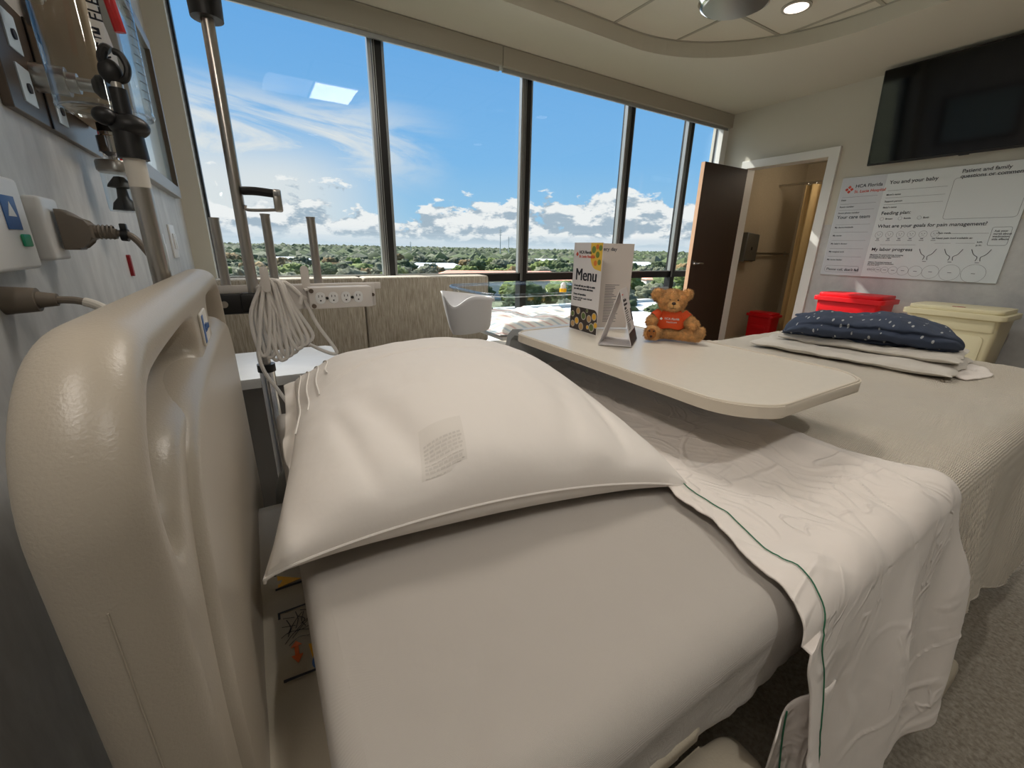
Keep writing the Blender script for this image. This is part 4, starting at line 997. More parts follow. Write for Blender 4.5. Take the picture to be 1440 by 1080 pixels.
# nose of the near end bows out a little
to = [(x, y-.018*math.sin(PI*max(0, min(1, (x-.672)/.456)))*smooth01((.55-y)/.25)) for x, y in to]
obj('table_edge', prism(new(), to, TFm, ZTb-.024, ZTb-.002, .006, 3), M_edge, tb)
def inset(pts, d):
    cx0 = sum(q[0] for q in pts)/len(pts); cy0 = sum(q[1] for q in pts)/len(pts); out = []
    n = len(pts)
    for i in range(n):
        a, b_ = Vector(pts[i-1]), Vector(pts[(i+1) % n]); t_ = (b_-a)
        if t_.length < 1e-9: out.append(pts[i]); continue
        t_.normalize(); out.append((pts[i][0]-t_.y*d, pts[i][1]+t_.x*d))
    return out
obj('tabletop', prism(new(), inset(to, .010), TFm, ZTb-.006, ZTb-.0015, .001, 2), M_ltable, tb, smooth=True)
f = new(); rim = [Vector((x, y, ZTb-.002)) for x, y in inset(to, .006)]; tube(f, rim, .003, 8, 1, True, False); obj('raised_rim', f, M_edge, tb)
f = new(); prof = [(1.115, -.275), (1.15, -.277), (1.20, -.285), (1.228, -.305), (1.24, -.34), (1.24, -.45), (1.262, -.45), (1.262, -.33), (1.248, -.29), (1.215, -.265), (1.16, -.256), (1.10, -.255)]
prism(f, [(q[0], q[1]) for q in prof], frame((.74, 0, 0), (0, 1, 0), (0, 0, 1)), 0, .30, 0); box(f, .74, 1.04, 1.24, 1.262, -.95, -.44); obj('column_shroud', f, M_panel, tb)
f = new(); box(f, .82, .94, 1.275, 1.335, -1.10, -.29, .008); obj('column', f, M_steel, tb)
f = new(); box(f, .80, .98, .45, 1.262, ZTb-.05, ZTb-.025, .006); obj('support_arm', f, M_panel, tb)
f = new(); box(f, .86, .93, 1.10, 1.17, -.335, -.275, .01, 2); tube(f, [(.895, 1.12, -.32), (.895, 1.07, -.33), (.895, 1.03, -.325)], .008); obj('height_lever', f, M_black, tb, label='black height lever')
f = new(); box(f, .70, .76, .55, 1.36, -1.13, -1.085, .01); box(f, 1.02, 1.08, .55, 1.36, -1.13, -1.085, .01); box(f, .70, 1.08, 1.26, 1.36, -1.13, -1.085, .01); obj('base', f, M_panel, tb)
for x in (.73, 1.05):
    for y in (.60, 1.31): f = new(); cyl(f, (x-.012, y, ZF+.024), (x+.012, y, ZF+.024), .024); cyl(f, (x, y, ZF+.02), (x, y, -1.10), .008); obj('caster', f, M_rubber, tb)

# ------------------------------------------------------------------ menu
zt0 = ZTb+.001
S = Vector((.885, 1.085, zt0)); A_ = Vector((.872, .940, zt0)); B_ = Vector((1.060, 1.0, zt0)); MHt = .270
mn = thing('menu_card', (.9, 1.0, zt0), 'tall folded white hospital menu standing open on the overbed table', 'menu')
da = (A_-S); dbv = (B_-S); FA = frame(S, da.normalized(), (0, 0, 1)); FB = frame(S, dbv.normalized(), (0, 0, 1)); wa, wb = da.length, dbv.length
sa = -1 if FA.to_3x3().col[2].dot(-S) < 0 else 1
# lean of cover outward
obj('cover', prism(new(), [(0, 0), (wa, 0), (wa, MHt), (0, MHt)], FA, -.0008, .0008), M_card, mn, smooth=False)
obj('inside_page', prism(new(), [(0, 0), (wb, 0), (wb, MHt), (0, MHt)], FB, -.0008, .0008), M_cardin, mn, smooth=False)
def pq(Fm, x, y, h=.0014): return Fm @ T(x, y, h)
f = new(); [text(f, 'Menu', .052, pq(FA, .016+dx, .158), 0, sx=.95) for dx in (0, .0009, .0018)]; obj('cover_title', f, M_ink, mn, smooth=False); f = new(); text(f, 'HCA Florida', .0125, pq(FA, .030, .238), .005); obj('cover_heading', f, M_ink, mn, smooth=False); f = new()
text(f, 'A host will visit you daily to assist\nyou with your menu selections.', .0092, pq(FA, .012, .138), .01, sx=.88); text(f, 'Hours of operation', .0085, pq(FA, .012, .112), .03)
text(f, 'Breakfast: 6:30 AM  Lunch: 11:30 AM\nDinner: 4:30 PM', .0066, pq(FA, .012, .101), 0); obj('cover_text', f, M_ink, mn, smooth=False)
f = new(); text(f, 'St. Lucie Hospital', .0115, pq(FA, .030, .226), .01); prism(f, [(.012, .236), (.019, .243), (.026, .236), (.019, .229)], FA, .0008, .0014); obj('cover_emblem', f, M_inko, mn, smooth=False)
M_food = mat('food_photo_dark', (52, 38, 30), .5)
f = new(); prism(f, [(.001, .001), (wa-.001, .001), (wa-.001, .055)] + [(wa-.001-.02*(1-math.cos(t_*PI/16)), .055+.02*math.sin(t_*PI/16)) for t_ in range(1, 9)] + [(.001, .075)], FA, .0008, .0012); obj('food_picture', f, M_food, mn, label='dark printed picture of food bowls', smooth=False)
random.seed(3)
def disc(bm, Fm, x, y, r, h, n=16): bm.faces.new([bm.verts.new(Fm @ Vector((x+math.cos(2*PI*i/n)*r, y+math.sin(2*PI*i/n)*r, h))) for i in range(n)])
bowls = [(.015, .050, .010), (.045, .062, .011), (.040, .030, .012), (.075, .050, .013), (.105, .045, .012), (.130, .055, .012), (.120, .020, .014), (.065, .015, .013), (.140, .03, .010), (.092, .068, .006), (.018, .018, .011), (.10, .018, .007)]
for x, y, r in bowls:
    f = new(); disc(f, FA, x, y, r, .0016); obj('bowl_print', f, mat('bowl_print', (190, 180, 165), .5), mn, smooth=False)
for nm, c_ in (('green', (92, 110, 52)), ('tan', (188, 150, 96)), ('yellow', (225, 170, 40))):
    for i, (x, y, r) in enumerate(bowls):
        if i % 3 == ('green', 'tan', 'yellow').index(nm): f = new(); disc(f, FA, x, y, r*.78, .0019); obj('food_print', f, mat('food_'+nm, c_, .5), mn, smooth=False)
f = new(); arc = [(wa-.001, MHt-.001), (wa-.058, MHt-.001)] + [(wa-.056+.035*(1-math.cos(t_*PI/16)), MHt-.035-.042*math.sin(t_*PI/16)) for t_ in range(9)] + [(wa-.001, MHt-.080)]
prism(f, arc, FA, .0008, .0012); obj('fruit_picture', f, mat('fruit_yellow', (238, 196, 70), .5), mn, label='yellow printed picture of fruit', smooth=False)
f = new(); [disc(f, FA, wa-x, MHt-y, r, .0016) for x, y, r in ((.042, .020, .010), (.022, .034, .009), (.012, .055, .008), (.010, .015, .008))]; obj('fruit_print', f, mat('fruit_green', (120, 140, 60), .5), mn, smooth=False)
f = new(); [disc(f, FA, wa-x, MHt-y, r, .0016) for x, y, r in ((.030, .058, .008), (.045, .040, .006), (.025, .012, .007))]; obj('fruit_print', f, mat('fruit_orange', (232, 130, 50), .5), mn, smooth=False)
f = new(); text(f, 'Available every day', .0150, pq(FB, .022, .248), .012)
random.seed(5)
def rows(bm, Fm, x0, x1, y0, y1, dy, h=.0012, wmin=.4):
    y = y1
    while y > y0:
        w = random.uniform(wmin, 1)*(x1-x0); prism(bm, [(x0, y), (x0+w, y), (x0+w, y+dy*.35), (x0, y+dy*.35)], Fm, .0008, h); y -= dy
rows(f, FB, .025, .09, .02, .225, .0052); rows(f, FB, .11, .16, .02, .140, .0052, wmin=.5); obj('page_text', f, M_inkl, mn, smooth=False)
f = new()
for y in (.222, .170, .128, .084, .050): prism(f, [(.025, y), (.05, y), (.05, y+.003), (.025, y+.003)], FB, .0012, .0016)
obj('page_heading', f, M_inko, mn, smooth=False)
# tent card
L0, R0, R1_ = Vector((.790, .842, zt0)), Vector((.852, .778, zt0)), Vector((.950, .850, zt0)); dpt = (R1_-R0); L1_ = L0+dpt; apx = (L0+R0)/2+Vector((-.0, .0, .150)); apy = apx+dpt
tcd = thing('tent_card', (.86, .82, zt0), 'small white triangular tent card standing between the menu and the bear', 'card')
def quadp(bm, a, b_, c_, d_, th=.0012):
    n = (b_-a).cross(d_-a).normalized()*th; v = [bm.verts.new(q) for q in (a, b_, c_, d_)]; w = [bm.verts.new(q+n) for q in (a, b_, c_, d_)]
    bm.faces.new(v[::-1]); bm.faces.new(w)
    for i in range(4): bm.faces.new((v[i], v[(i+1) % 4], w[(i+1) % 4], w[i]))
f = new(); quadp(f, L0, L1_, apy, apx); obj('left_face', f, M_card, tcd, smooth=False)
f = new(); quadp(f, R0, R1_, apy, apx); obj('right_face', f, M_card, tcd, smooth=False)
f = new(); quadp(f, L0, R0, R1_, L1_, .0008); obj('bottom_flap', f, M_card, tcd, smooth=False)
FR = frame(R0, dpt.normalized(), (apx-R0).normalized()); 
if FR.to_3x3().col[2].dot(-R0) < 0: pass
wR, hR = dpt.length, (apx-R0).length
f = new(); prism(f, [(0.001, .001), (wR-.001, .001), (wR-.001, .036), (.001, .036)], FR, .0014, .0020); prism(f, [(wR-.022, .060), (wR-.001, .060), (wR-.001, .095), (wR-.022, .095)], FR, .0014, .0020); obj('dark_band', f, mat('dark_print', (38, 30, 34), .5), tcd, label='dark printed band', smooth=False)
f = new(); text(f, 'Talk with us\nat the nurses\nstation', .0105, FR @ T(.012, .122, .0016), .02); rows(f, FR, .012, .075, .062, .095, .006, .0018, .6); rows(f, FR, .012, .062, .040, .06, .004, .0018, .6); obj('card_text', f, M_ink, tcd, smooth=False)
f = new(); prism(f, [(.012, .140), (.03, .140), (.03, .143), (.012, .143)], FR, .0014, .0019); obj('card_emblem', f, M_inko, tcd, smooth=False)

# ------------------------------------------------------------------ teddy bear
def ell(bm, c_, r, rot=None, sub=3):
    t_ = bmesh.new(); bmesh.ops.create_icosphere(t_, subdivisions=sub, radius=1)
    m_ = T(*c_) @ (rot or Matrix()) @ Matrix.Diagonal((*r, 1)); merge(bm, t_, m_)
def limb(bm, a, b_, r0, r1, k=6):
    a, b_ = Vector(a), Vector(b_)
    for i in range(k+1): t_ = i/k; ell(bm, a.lerp(b_, t_), [lerp(r0, r1, t_)]*3, sub=2)
def union(bm, vox):
    me = bpy.data.meshes.new('tmp'); bm.to_mesh(me); bm.free(); o = bpy.data.objects.new('tmp', me); COL.objects.link(o)
    m_ = o.modifiers.new('r', 'REMESH'); m_.mode = 'VOXEL'; m_.voxel_size = vox; s_ = o.modifiers.new('s', 'SMOOTH'); s_.iterations = 4
    dg = bpy.context.evaluated_depsgraph_get(); me2 = bpy.data.meshes.new_from_object(o.evaluated_get(dg)); t_ = bmesh.new(); t_.from_mesh(me2)
    bpy.data.objects.remove(o); bpy.data.meshes.remove(me); bpy.data.meshes.remove(me2); return t_
BRF = frame((1.035, .805, zt0+.001), (.61, -.79, 0), (0, 0, 1))
t_ = bmesh.new(); f = new()
ell(f, (0, .045, -.002), (.036, .044, .032)); ell(f, (0, .024, .0), (.040, .024, .034))
ell(f, (-.002, .112, .004), (.038, .033, .033)); ell(f, (.003, .102, .030), (.019, .015, .014))
ell(f, (-.041, .126, .002), (.018, .021, .011), Matrix.Rotation(.7, 4, 'Z')); ell(f, (.035, .131, -.002), (.015, .017, .010), Matrix.Rotation(-.6, 4, 'Z'))
limb(f, (-.030, .072, .006), (-.052, .052, .022), .0155, .0165); limb(f, (.032, .072, .002), (.062, .048, .020), .0155, .0165)
limb(f, (-.020, .020, .012), (-.046, .021, .046), .018, .017); ell(f, (-.046, .023, .054), (.021, .023, .012))
limb(f, (.020, .018, .010), (.072, .019, .026), .018, .0165); ell(f, (.080, .025, .030), (.013, .022, .016), Matrix.Rotation(-.4, 4, 'Z'))
bb = union(f, .0022); random.seed(11)
for v in bb.verts: v.co += v.normal*.0012*noise.noise(v.co*220); v.co.y = max(v.co.y, .0005)
bb.normal_update(); fl = [q for q in bb.faces]; blades = []
for q in fl:
    for _ in range(2):
        if random.random() < .85:
            c0 = q.calc_center_median(); n_ = q.normal.copy()
            if c0.y < .003: continue
            if (c0-Vector((.003, .102, .043))).length < .016: continue
            if .034 < c0.y < .083 and abs(c0.x) < .040 and c0.z > -.04 and abs(c0.x) < .030: continue
            blades.append((c0, n_))
for c0, n_ in blades:
    d = (n_+Vector((random.uniform(-.6, .6), random.uniform(-1.0, .2), random.uniform(-.6, .6)))).normalized(); s_ = d.cross(Vector((random.random()-.5, random.random()-.5, random.random()-.5))).normalized()
    c0 = c0+Vector((random.uniform(-.001, .001),)*3); l_ = random.uniform(.0035, .0078)
    p_ = [bb.verts.new(c0-s_*.0005-n_*.001), bb.verts.new(c0+s_*.0005-n_*.001), bb.verts.new(c0+d*l_-Vector((0, .0008, 0)))]
    for w_ in p_: w_.co.y = max(w_.co.y, .0004)
    bb.faces.new(p_)
bmesh.ops.transform(bb, matrix=BRF, verts=bb.verts)
br = obj('teddy_bear', bb, M_fur, recalc=False); tag(br, 'golden brown teddy bear in an orange shirt sitting on the overbed table', 'teddy bear')
f = new()
def shirt(u, v):
    a = 2*PI*u; y = lerp(.036, .086, v); k = math.sqrt(max(.05, 1-((y-.045)/.050)**2)); k = max(k, .62)
    return BRF @ Vector((math.cos(a)*.0415*k, y+.002*math.sin(a*5)*(1-v), math.sin(a)*.0375*k+.001))
grid(f, shirt, 48, 14); bmesh.ops.remove_doubles(f, verts=f.verts, dist=.0002); sh = obj('shirt', f, M_orange, br, label='orange shirt'); solid(sh, .002, 1)
f = new(); t2 = new()
cyl(f, BRF @ Vector((-.030, .074, .008)), BRF @ Vector((-.044, .062, .016)), .0175, .0185, 16, False); cyl(f, BRF @ Vector((.030, .074, .004)), BRF @ Vector((.045, .062, .010)), .0175, .0185, 16, False)
obj('sleeve', f, M_orange, br)
f = new(); tq = new(); text(tq, 'HCA Florida', .0082, Matrix(), .03, 'CENTER', .0001); text(tq, 'Healthcare', .0065, T(0, -.0085, 0), .02, 'CENTER', .0001)
for v in tq.verts:
    x, y = v.co.x+.004, v.co.y+.062; k = max(.62, math.sqrt(max(.05, 1-((y-.045)/.050)**2))); ang = x/(.0415*k); v.co = BRF @ Vector((math.sin(ang)*.0415*k, y, math.cos(ang)*.0375*k+.0042))
merge(f, tq)
for dx, dy in ((-.002, 0), (.002, 0), (0, .002), (0, -.002)):
    disc(f, BRF, -.0255+dx, .0635+dy, .0018, .0345, 8)
obj('shirt_print', f, M_white, br, label='white lettering and emblem on the shirt', smooth=False)
f = new(); ell(f, BRF @ Vector((-.008, .118, .034)), (.0028,)*3, sub=2); ell(f, BRF @ Vector((.013, .118, .033)), (.0028,)*3, sub=2); obj('eyes', f, M_black, br)
f = new(); ell(f, (0, 0, 0), (.006, .0045, .004), sub=2); bmesh.ops.transform(f, matrix=BRF @ T(.003, .109, .0435), verts=f.verts); tube(f, [BRF @ Vector((.003, .105, .0455)), BRF @ Vector((.003, .099, .0455)), BRF @ Vector((.003, .094, .0425))], .0006, 5); tube(f, [BRF @ Vector((-.004, .094, .042)), BRF @ Vector((.003, .0955, .0435)), BRF @ Vector((.010, .094, .042))], .0006, 5); obj('nose', f, mat('bear_nose', (52, 30, 20), .5), br, label='dark nose and stitched mouth')
f = new(); ell(f, (0, 0, 0), (.0135, .015, .003), sub=3); bmesh.ops.transform(f, matrix=BRF @ T(-.046, .023, .0655), verts=f.verts)
g = new(); ell(g, (0, 0, 0), (.003, .013, .0115), sub=3); bmesh.ops.transform(g, matrix=BRF @ T(.089, .026, .034) @ Matrix.Rotation(-.5, 4, 'Y'), verts=g.verts); merge(f, g); obj('foot_pad', f, M_pad, br, label='tan sole pads')
f = new()
for x, y in ((-.052, .031), (-.040, .031)): ell(f, BRF @ Vector((x, y, .0685)), (.0028,)*3, sub=2)
ell(f, BRF @ Vector((-.046, .015, .0685)), (.0038,)*3, sub=2); obj('paw_print', f, mat('bear_nose', (52, 30, 20)), br, label='dark paw marks')

# ================================================================== EQUIPMENT STAND BEHIND THE HEADBOARD
PX, PY = -.006, 1.25
t = thing('equipment_pole', (PX, PY, ZF), 'tall steel equipment pole on a wheeled base beyond the headboard', 'pole')
obj('upper_pole', cyl(new(), (PX, PY, -.33), (PX, PY, 1.0), .0125, n=28), M_steel, t)
obj('lower_tube', cyl(new(), (PX, PY, ZF+.10), (PX, PY, -.31), .0185, n=32), M_chrome, t)
f = new(); cyl(f, (PX, PY, -.325), (PX, PY, -.305), .0215); obj('collar', f, M_black, t)
f = new(); cyl(f, (PX, PY, .445), (PX, PY, .56), .030, .034); cyl(f, (PX+.02, PY-.02, .50), (PX+.062, PY-.04, .50), .010); 
lathe(f, [(0, 0), (.018, .002), (.021, .012), (.014, .024), (0, .026)], (PX+.050, PY-.035, .50), (.9, -.43, 0), 14); obj('clamp', f, M_black, t, label='black clamp with knob')
f = new(); box(f, PX-.10, PX+.025, PY-.022, PY-.008, -.168, -.118, .003); box(f, PX-.03, PX+.05, PY-.03, PY+.02, -.165, -.120, .004); obj('bracket', f, M_black, t)
f = new(); cyl(f, (PX-.065, PY-.023, -.143), (PX-.065, PY-.027, -.143), .008); obj('bolt', f, M_steel, t)
f = new(); box(f, PX-.10, .31, PY-.004, PY+.006, -.118, -.100, .002); obj('cross_bar', f, M_offw, t)
for x, z1 in ((-.062, .052), (.046, .066), (.150, .064)):
    f = new(); cyl(f, (x, PY+.03, -.105), (x, PY+.03, z1), .0105, n=20); cyl(f, (x, PY+.03, z1), (x, PY+.03, z1+.004), .0115); obj('short_post', f, M_steel, t)
f = new(); tube(f, [(PX+.012, PY-.01, .116), (PX+.04, PY-.02, .116), (PX+.078, PY-.035, .112)], .0095, smooth=True); obj('handle_bar', f, M_black, t)
f = new(); box(f, PX+.072, PX+.090, PY-.045, PY-.025, .072, .122, .004); tube(f, [(PX+.013, PY-.012, .085), (PX+.015, PY-.012, .075), (PX+.05, PY-.025, .075), (PX+.080, PY-.035, .077)], .0035); obj('handle_bracket', f, M_steel, t)
f = new(); cyl(f, (PX+.075, PY-.046, .112), (PX+.085, PY-.049, .112), .005); obj('handle_screw', f, M_grey, t)
for k in range(5):
    a = 2*PI*k/5+.3; f = new(); tube(f, [(PX, PY, ZF+.12), (PX+math.cos(a)*.12, PY+math.sin(a)*.12, ZF+.10), (PX+math.cos(a)*.24, PY+math.sin(a)*.24, ZF+.075)], .013); obj('base_leg', f, M_grey, t)
    f = new(); c_ = Vector((PX+math.cos(a)*.24, PY+math.sin(a)*.24, ZF+.028)); cyl(f, c_-Vector((.01, 0, 0)), c_+Vector((.01, 0, 0)), .028); cyl(f, c_, c_+Vector((0, 0, .045)), .006); obj('caster', f, M_rubber, t)
# power strip with cord hooks
t = thing('power_strip', (.14, PY-.03, -.16), 'off-white metal power strip with four outlets mounted on the equipment pole', 'power strip')
F = frame((.0, PY-.030, 0), (1, -.0, 0), (0, 0, 1))
obj('back_plate', prism(new(), rr(.0, .287, -.162, -.100, .004, 3), F, -.004, .0, .0008), M_offw, t)
f = new()
box(f, .112, .268, PY-.075, PY-.031, -.158, -.104, .003); obj('strip_body', f, M_offw, t)
FO = frame((0, PY-.0755, 0), (1, 0, 0), (0, 0, 1))
for k in range(4):
    x = .138+.031*k; f = new(); prism(f, rr(x-.0115, x+.0115, -.145, -.116, .010, 6), FO, 0, .0015, .0005); oo = obj('outlet', f, M_white, t)
    f = new()
    for dx, dz, w, h in ((-.004, .004, .0016, .006), (.004, .004, .0016, .005), (0, -.007, .0035, .0035)): prism(f, [(x+dx-w/2, -.130+dz-h/2), (x+dx+w/2, -.130+dz-h/2), (x+dx+w/2, -.130+dz+h/2), (x+dx-w/2, -.130+dz+h/2)], FO, .0012, .0018)
    obj('outlet_slots', f, M_black, oo, smooth=False)
for x, z in ((.118, -.112), (.121, -.150), (.1535, -.131), (.2155, -.131)):
    f = new(); cyl(f, (x, PY-.076, z), (x, PY-.080, z), .0035 if x > .15 else .0055); obj('screw', f, M_black if x > .15 else M_brz, t)
f = new(); cyl(f, (.279, PY-.031, -.131), (.279, PY-.036, -.131), .0045); obj('screw', f, M_brz, t)
for x in (.022, .112):
    f = new(); prism(f, rr(x-.0095, x+.0095, -.112, -.052, .009, 6), frame((0, PY-.072 if x < .05 else PY-.04, 0), (1, 0, 0), (0, 0, 1)), -.002, .002, .001); box(f, x-.008, x+.008, PY-.072, PY-.033, -.112, -.107, .001); obj('cord_hook', f, M_offw, t)
# coiled cord
f = new(); random.seed(21); P = []
cxh = .030
for k in range(9):
    x0 = .004+.0068*k; w0 = .010+.004*random.random(); bot = -.262-.018*math.sin(k*.55)-.01*random.random(); yy = PY-.050+.006*((k % 3)-1)
    spread = (k-4)*.0062
    P += [(cxh-.012+spread*.3, yy, -.100+.004*(k % 2)), (x0-.012+spread*.5, yy+.004, -.17), (x0+.006+spread, yy, bot+.012), (x0+.018+spread, yy, bot), (x0+.028+spread, yy-.003, bot+.022), (cxh+.020+spread*1.1, yy, -.15), (cxh+.010+spread*.8, yy-.003, -.090)]
P += [(.10, PY-.05, -.13), (.125, PY-.05, -.20), (.163, PY-.05, -.272), (.158, PY-.05, -.285), (.13, PY-.05, -.272), (.10, PY-.05, -.252)]
tube(f, P, .0047, 8, 5)
tube(f, [(.108, PY-.05, -.135), (.098, PY-.055, -.128), (.092, PY-.055, -.145)], .0047, 8)
tube(f, [(.018, PY-.060, -.098), (.002, PY-.062, -.16), (-.012, PY-.062, -.235), (-.018, PY-.062, -.27), (-.010, PY-.064, -.315), (.015, PY-.066, -.37), (.04, PY-.066, -.44), (.053, PY-.07, -.53), (.056, PY-.07, -.60), (.07, PY+.05, -.9), (.10, PY+.1, ZF+.01)], .0047, 8)
tag(obj('extension_cord', f, M_cord), 'pale grey power cord coiled in long loops over the hook of the power strip', 'cord')

# ================================================================== HEAD WALL EQUIPMENT
WF = lambda off_=0: frame((XH+off_, 0, 0), (0, 1, 0), (0, 0, 1))
t = thing('gas_outlet_panel', (XH, 1.3, .2), 'bronze medical gas outlet panel with white label cards on the head wall', 'wall panel')
obj('plate', prism(new(), rr(1.10, 1.62, .205, .385, .003, 2), WF(), 0, .014, .002), M_brz, t, smooth=False)
obj('divider', box(new(), XH+.014, XH+.017, 1.262, 1.268, .205, .385), M_black, t, smooth=False)
for y, z in ((1.155, .315), (1.155, .235), (1.315, .315), (1.315, .235)):
    f = new(); prism(f, rr(y, y+.055, z-.008, z+.050, .002, 2), WF(.014), 0, .002); o = obj('label_card', f, M_pale, t, smooth=False)
    f = new(); cyl(f, (XH+.016, y+.03, z+.018), (XH+.019, y+.03, z+.018), .008, n=12); obj('card_mark', f, M_ink, t)
f = new(); cyl(f, (XH+.014, 1.24, .285), (XH+.06, 1.24, .285), .024); cyl(f, (XH+.06, 1.24, .285), (XH+.075, 1.24, .285), .017); cyl(f, (XH+.075, 1.24, .285), (XH+.095, 1.24, .285), .011); obj('connector', f, M_steel, t, label='steel gas connector')
f = new(); lathe(f, [(.011, 0), (.020, .008), (.022, .024), (0, .026)], (XH+.095, 1.24, .285), (1, 0, 0), 20); obj('connector_knob', f, M_black, t)
t = thing('suction_regulator', (XH, 1.42, .2), 'tan boxy suction regulator on the head wall behind the clear canister', 'regulator')
f = new(); prism(f, [(1.335, .262), (1.56, .262), (1.57, .28), (1.565, .44), (1.50, .452), (1.44, .50), (1.345, .51), (1.33, .49)], WF(.014), .0, .085, .010, 3); obj('body', f, M_tan, t)
f = new(); box(f, XH+.05, XH+.08, 1.40, 1.43, .50, .53, .003); obj('switch', f, M_grey, t)
f = new(); cyl(f, (XH+.06, 1.47, .262), (XH+.06, 1.47, .245), .018); obj('gasket', f, M_black, t)
f = new(); lathe(f, [(.016, .245), (.016, .238), (.024, .234), (.024, .200), (.016, .196), (.010, .192), (.010, .180)], (XH+.06, 1.47, 0)); obj('fitting', f, M_chrome, t, label='chrome threaded fitting')
f = new(); lathe(f, [(0, .182), (.036, .182), (.038, .178), (.038, .160), (.034, .156), (0, .156)], (XH+.06, 1.47, 0)); tube(f, [(XH+.08, 1.50, .168), (XH+.09, 1.53, .168), (XH+.09, 1.555, .168)], .006); obj('trap_cap', f, M_steel, t)
f = new(); lathe(f, [(.033, .158), (.033, .075), (.031, .068), (0, .066)], (XH+.06, 1.47, 0)); obj('trap_jar', f, M_acry, t, label='clear safety trap jar')
f = new(); lathe(f, [(0, .150), (.010, .148), (.024, .130), (.026, .124), (.010, .122), (.012, .100), (.022, .088), (.026, .072), (0, .070)], (XH+.06, 1.47, 0)); obj('float', f, M_black, t)
# clear suction canister
CX, CY, CR = -.178, 1.085, .066
t = thing('suction_canister', (CX, CY, .2), 'large clear graduated suction canister hanging beside the head wall', 'canister')
f = new(); lathe(f, [(CR*1.0, .56), (CR, .50), (CR*.985, .30), (CR*.97, .222), (CR*.93, .212), (CR*.5, .216), (0, .218)], (CX, CY, 0), n=48); obj('jar', f, M_acry, t)
f = new(); lathe(f, [(CR*.97, .218), (CR*.99, .213), (CR*.95, .208), (CR*.90, .211)], (CX, CY, 0), n=48); obj('base_ring', f, glassy('rim_acrylic', (.86, .90, .94), 1.9, .05), t)
f = new(); lathe(f, [(0, .59), (CR*1.05, .588), (CR*1.08, .575), (CR*1.08, .556), (0, .556)], (CX, CY, 0), n=40); obj('lid', f, M_dred, t, label='red canister lid')
f = new(); tube(f, [(CX+.025, CY-.02, .555), (CX+.032, CY-.015, .45), (CX+.040, CY-.01, .37), (CX+.044, CY-.006, .335)], lambda s_: .008); obj('dip_tube', f, M_red, t, label='red tube inside the jar')
f = new(); tqq = new(); text(tqq, 'AC™ FLEX ADVANTAGE', .022, Matrix(), .01, 'LEFT', .0001)
for v in tqq.verts:
    s_, hh_ = v.co.x, v.co.y; ang = math.radians(-62)-(hh_)/CR; v.co = Vector((CX+math.cos(ang+0)*CR*1.004, CY+math.sin(ang)*CR*1.004, .268+s_))
merge(f, tqq)
for k in range(22):
    z = .235+.013*k; l_ = .35 if k % 5 else .6
    for q in range(6):
        a0 = math.radians(-28)+l_*q/6; a1 = math.radians(-28)+l_*(q+1)/6; R_ = CR*1.003
        f.faces.new([f.verts.new((CX+math.cos(a)*R_, CY+math.sin(a)*R_, zz)) for a, zz in ((a0, z), (a1, z), (a1, z+.0012), (a0, z+.0012))])
obj('printed_scale', f, M_ink, t, smooth=False)
f = new(); box(f, XH, CX-CR*.9, CY-.02, CY+.02, .52, .555, .004); lathe(f, [(CR*1.02, .53), (CR*1.05, .53), (CR*1.05, .55), (CR*1.02, .55)], (CX, CY, 0), n=32); obj('wall_bracket', f, M_steel, t)
# red strap and tan plug at the very top left
f = new(); tube(f, [(XH+.03, .98, .40), (XH+.035, 1.06, .385), (XH+.035, 1.14, .405), (XH+.03, 1.26, .46)], .016, 8)
tag(obj('red_tubing', f, M_dred), 'dark red hose curving above the bronze gas panel', 'hose')
f = new(); prism(f, rr(1.125, 1.150, .372, .46, .006, 3), WF(.055), 0, .02, .004); prism(f, rr(1.156, 1.172, .385, .46, .005, 3), WF(.055), 0, .02, .004)
tag(obj('tubing_connector', f, M_tan), 'two tan plastic prongs hanging in front of the red hose', 'connector')
# red edged notice cards
t = thing('notice_card', (XH, 1.75, .25), 'small white notice with a dark red edge on the head wall', 'sign')
obj('card', prism(new(), rr(1.69, 1.80, .225, .37, .002, 2), WF(), 0, .006), M_white, t, smooth=False); obj('red_edge', prism(new(), rr(1.675, 1.69, .225, .37, .002, 2), WF(), 0, .008), M_dred, t, smooth=False)
f = new(); prism(f, rr(1.72, 1.76, .29, .33, .001, 2), WF(), .006, .0066); rows(f, WF(.0055), 1.71, 1.78, .24, .28, .012); obj('card_print', f, M_ink, t, smooth=False)
f = new(); prism(f, rr(1.90, 1.915, .20, .32, .002, 2), WF(), 0, .01); prism(f, rr(1.915, 2.02, .20, .32, .002, 2), WF(), 0, .004); tag(obj('red_placard', f, M_red, smooth=False), 'narrow red placard on the head wall behind the black pole clamp', 'sign')
f = new(); prism(f, rr(1.66, 1.675, -.10, -.04, .004, 2), WF(), 0, .008); tag(obj('red_tag', f, M_dred, smooth=False), 'red tag low on the head wall above the headboard', 'tag')
